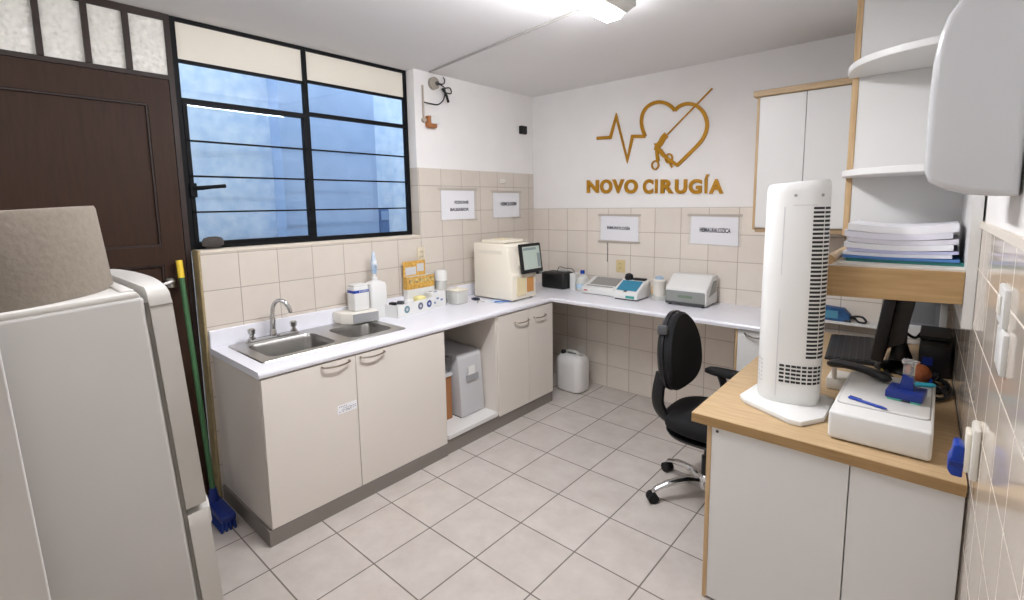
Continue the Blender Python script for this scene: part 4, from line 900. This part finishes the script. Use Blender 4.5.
# ================================================================== OFFICE CHAIR (built at the origin facing +X)
t = local_thing('office_chair', 'black office chair with oval backrest and chrome castor base tucked at the desk', 'chair')
b = nb(); rings = []
for k, z in ((.90, .41), (1.0, .425), (1.02, .455), (1.0, .48), (.93, .495), (.75, .503), (.3, .505)):
    rings.append([(.02+.235*k*(abs(math.cos(a))**.75)*(1 if math.cos(a) >= 0 else -1), .235*k*(abs(math.sin(a))**.75)*(1 if math.sin(a) >= 0 else -1), z+.02) for a in [2*PI*i/40 for i in range(40)]])
loft(b, rings); obj('seat', b, BLKF, t, True)
b = nb(); rings = []
for k, z in ((.6, .385), (.93, .395), (.97, .412)): rings.append([(.02+.235*k*(abs(math.cos(a))**.75)*(1 if math.cos(a) >= 0 else -1), .235*k*(abs(math.sin(a))**.75)*(1 if math.sin(a) >= 0 else -1), z) for a in [2*PI*i/40 for i in range(40)]])
loft(b, rings); obj('seat_shell', b, BLACK, t, True)
# backrest: rounded top, flatter bottom, upright
def backring(k, x):
    ring = []
    for i in range(48):
        a = 2*PI*i/48; ca, sa = math.cos(a), math.sin(a)
        e = .75 if sa < 0 else 1.0
        y = .232*k*math.copysign(abs(ca)**e, ca)*(1-.14*sa); z_ = .845+.218*k*math.copysign(abs(sa)**e, sa)
        ring.append((-.165+x-.10*(z_-.63)+.25*y*y, y, z_))
    return ring
b = nb(); loft(b, [backring(k, x) for k, x in ((.95, 0), (.985, .012), (.98, .03), (.93, .045), (.7, .05), (.3, .046))]); obj('backrest', b, BLKF, t, True)
b = nb(); loft(b, [backring(k, x) for k, x in ((.4, -.05), (.85, -.042), (.985, -.02), (1.0, .002), (.975, .003))]); bs = obj('back_shell', b, BLACK, t, True)
for y, z_ in ((-.19, .99), (-.215, .79)):
    b = nb(); x = -.165-.10*(z_-.63)+.25*y*y; box(b, x-.03, x+.025, y-.008, y+.02, z_-.025, z_+.025, .006, 2)
    obj('clip', b, DGREY, bs, True)
b = nb(); tube(b, smooth_path([(-.20, -.17, .74), (-.215, -.18, .64), (-.215, -.17, .55), (-.18, -.13, .475), (-.10, -.07, .43), (.0, 0, .415)], 6), [.024]*31, 10, 1.5); obj('back_bar', b, BLACK, t, True)
s_ = 1
b = nb(); tube(b, smooth_path([(-.0, s_*.20, .43), (.0, s_*.255, .45), (.0, s_*.275, .53), (-.01, s_*.27, .60), (-.03, s_*.27, .652)], 5), [.02]*21, 8, 1.6); a = obj('armrest', b, BLACK, t, True)
b = nb(); rings = []
for k, zz in ((.8, .642), (1, .65), (1, .668), (.85, .68)): rings.append([(.01+.13*k*math.copysign(abs(math.cos(q))**.7, math.cos(q)), s_*.272+.042*k*math.copysign(abs(math.sin(q))**.7, math.sin(q)), zz) for q in [2*PI*i/28 for i in range(28)]])
loft(b, rings); obj('arm_pad', b, RUBBER, a, True)
b = nb(); lathe(b, [(.028, .11), (.028, .25), (.016, .25), (.016, .39)], (0, 0, 0), 16); obj('gas_column', b, BLACK, t, True)
b = nb(); lathe(b, [(.05, .07), (.055, .09), (.05, .13), (.035, .15)], (0, 0, 0), 20); obj('hub', b, CHROME, t, True)
for i in range(5):
    a = math.radians(227)+2*PI*i/5; c, sn = math.cos(a), math.sin(a)
    b = nb(); tube(b, smooth_path([(.03*c, .03*sn, .105), (.12*c, .12*sn, .118), (.22*c, .22*sn, .105), (.295*c, .295*sn, .078), (.315*c, .315*sn, .06)], 5), [.026]*6+[.023]*6+[.019]*5+[.014]*4, 10, .75); l = obj('leg', b, CHROME, t, True)
    b = nb(); n_ = Vector((-sn, c, 0)); ctr = Vector((.315*c, .315*sn, .029))
    for sd_ in (-1, 1): cyl(b, ctr+n_*.004*sd_, ctr+n_*.026*sd_, .029, 18)
    cyl(b, ctr, ctr+Vector((0, 0, .04)), .008, 8); obj('castor', b, RUBBER, l, True)
t.location = (2.15, -1.15, 0)

# ================================================================== FRIDGE (leans back a little) + DRUM + WHITE CUPBOARD
t = local_thing('fridge', 'pale grey two-door fridge seen from its side at the left edge', 'fridge')
fw_, fd, fh = .66, .56, 1.455   # local: front faces +Y, x from -fw_ to 0, y from -fd to 0
b = nb(); box(b, -fw_, 0, -fd, 0, .03, fh, .012, 3); obj('body', b, FRIDGE, t, True)
b = nb(); prism(b, [(-fd+.01, fh-.004), (-.005, fh-.004), (-.012, fh+.014), (-fd+.02, fh+.014)], -fw_+.004, -.004, 'X', .006, 2); obj('top_cover', b, FRIDGED, t, True)
b = nb(); prism(b, [(-.045, fh+.012), (-.012, fh+.012), (-.016, fh+.02), (-.04, fh+.02)], -fw_+.03, -.03, 'X', .003, 1); obj('top_ridge', b, FRIDGED, t, True)
b = nb(); box(b, -fw_+.01, -.008, 0, .009, .05, fh-.02); obj('gasket', b, GASKET, t)
def door_plan(ins):   # plan of the bowed door, x along the width, y the thickness
    pts = [(-ins, .009), (-fw_+ins, .009)]
    for i in range(13):
        u = i/12; x = -fw_+ins+(fw_-2*ins)*u; pts.append((x, .062+.03*math.sin(PI*u)**.7-ins*.6))
    return pts
for z0, z1 in ((.805, fh+.02), (.05, .785)):
    top = z1 > 1.3
    b = nb(); pr_ = [(.004, z0), (0, z0+.006), (0, z1-.05)]+([(.002, z1-.03), (.008, z1-.014), (.018, z1-.004), (.03, z1)] if top else [(.0, z1-.006), (.004, z1)])
    loft(b, [[(p[0], p[1], zz) for p in door_plan(i_)] for i_, zz in pr_]); d = obj('door', b, FRIDGED, t, True)
    if top:
        b = nb(); loft(b, [[(p[0], p[1], zz) for p in door_plan(-.0012)] for zz in (z1-.055, z1-.051)]); obj('door_seam', b, GASKET, d)
    else:
        b = nb(); loft(b, [[(p[0]*.99-.003, p[1]+o_, zz) for p in door_plan(0)] for o_, zz in ((.0, z1-.06), (.006, z1-.045), (.006, z1-.004), (.002, z1+.001))]); obj('door_grip', b, FRIDGED, d, True)
for x in (-fw_+.05, -.05):
    for y in (-fd+.05, -.05):
        b = nb(); lathe(b, [(.02, 0), (.02, .032)], (x, y, 0), 12); obj('foot', b, RUBBER, t)
t.location = (1.45, -3.432, .0); t.rotation_euler = (math.radians(3.4), 0, 0)
t = local_thing('felt_drum', 'beige felt-textured round drum standing on top of the fridge', 'drum')
b = nb(); rr = .235; lathe(b, [(rr*.99, 0), (rr, .006), (rr*.985, .12), (rr*.97, .226), (rr*.955, .235), (rr*.80, .236)], (0, 0, 0), 56); obj('drum_body', b, DRUM, t, True)
t.location = (1.19, -3.775, 1.451); t.rotation_euler = (math.radians(3.4), 0, 0)
t = thing('white_cupboard', 'white cupboard whose edge shows at the bottom left corner', 'cupboard', (1.65, -4.1, 0))
b = nb(); box(b, 1.5, 1.80, -4.5, -3.825, 0, 1.9, .004, 1); obj('carcass', b, WHITEL, t)
b = nb(); box(b, 1.80, 1.818, -4.5, -3.815, .02, 1.9, .003, 2); obj('door', b, WHITEL, t)
t.rotation_euler = (math.radians(2.2), 0, 0); t.location.y += .062

# ================================================================== BROOM, SILL STONE
t = thing('broom', 'green-handled broom with blue head leaning in the gap beside the fridge', 'broom', (.16, -3.03, 0))
b = nb(); tube(b, [(-.03, -3.045, 1.33), (.15, -3.04, .12)], .0135, 12); obj('handle', b, GREEN, t, True)
b = nb(); tube(b, [(-.043, -3.045, 1.41), (-.03, -3.045, 1.315)], .016, 12); obj('handle_grip', b, YELLOW, t, True)
b = nb(); box(b, .06, .36, -3.075, -3.0, .05, .09, .012, 2); tube(b, [(.144, -3.04, .16), (.152, -3.04, .08)], [.018, .026], 10); obj('brush_head', b, DBLUE, t, True)
b = nb()
for i in range(15):
    for j in range(4):
        x = .07+i*.0195; y = -3.065+j*.018; cyl(b, (x, y, .055), (x+.006*(i-7)/7, y-.004*(2-j), .0), .007, 5)
obj('bristles', b, mat('blue_bristle', '1F3A86', .8), t)
b = nb(); rings = []
for k, z in ((.6, 0), (1, .012), (1.02, .035), (.85, .052), (.4, .06)):
    rings.append([(-.02+.022*k*math.cos(a), -2.875+.055*k*math.sin(a)*(1+.08*math.sin(3*a)), 1.47+z) for a in [2*PI*i/20 for i in range(20)]])
loft(b, rings); tag(obj('pumice_stone', b, STONE, None, True), 'grey rounded stone on the window sill by the door', 'stone')
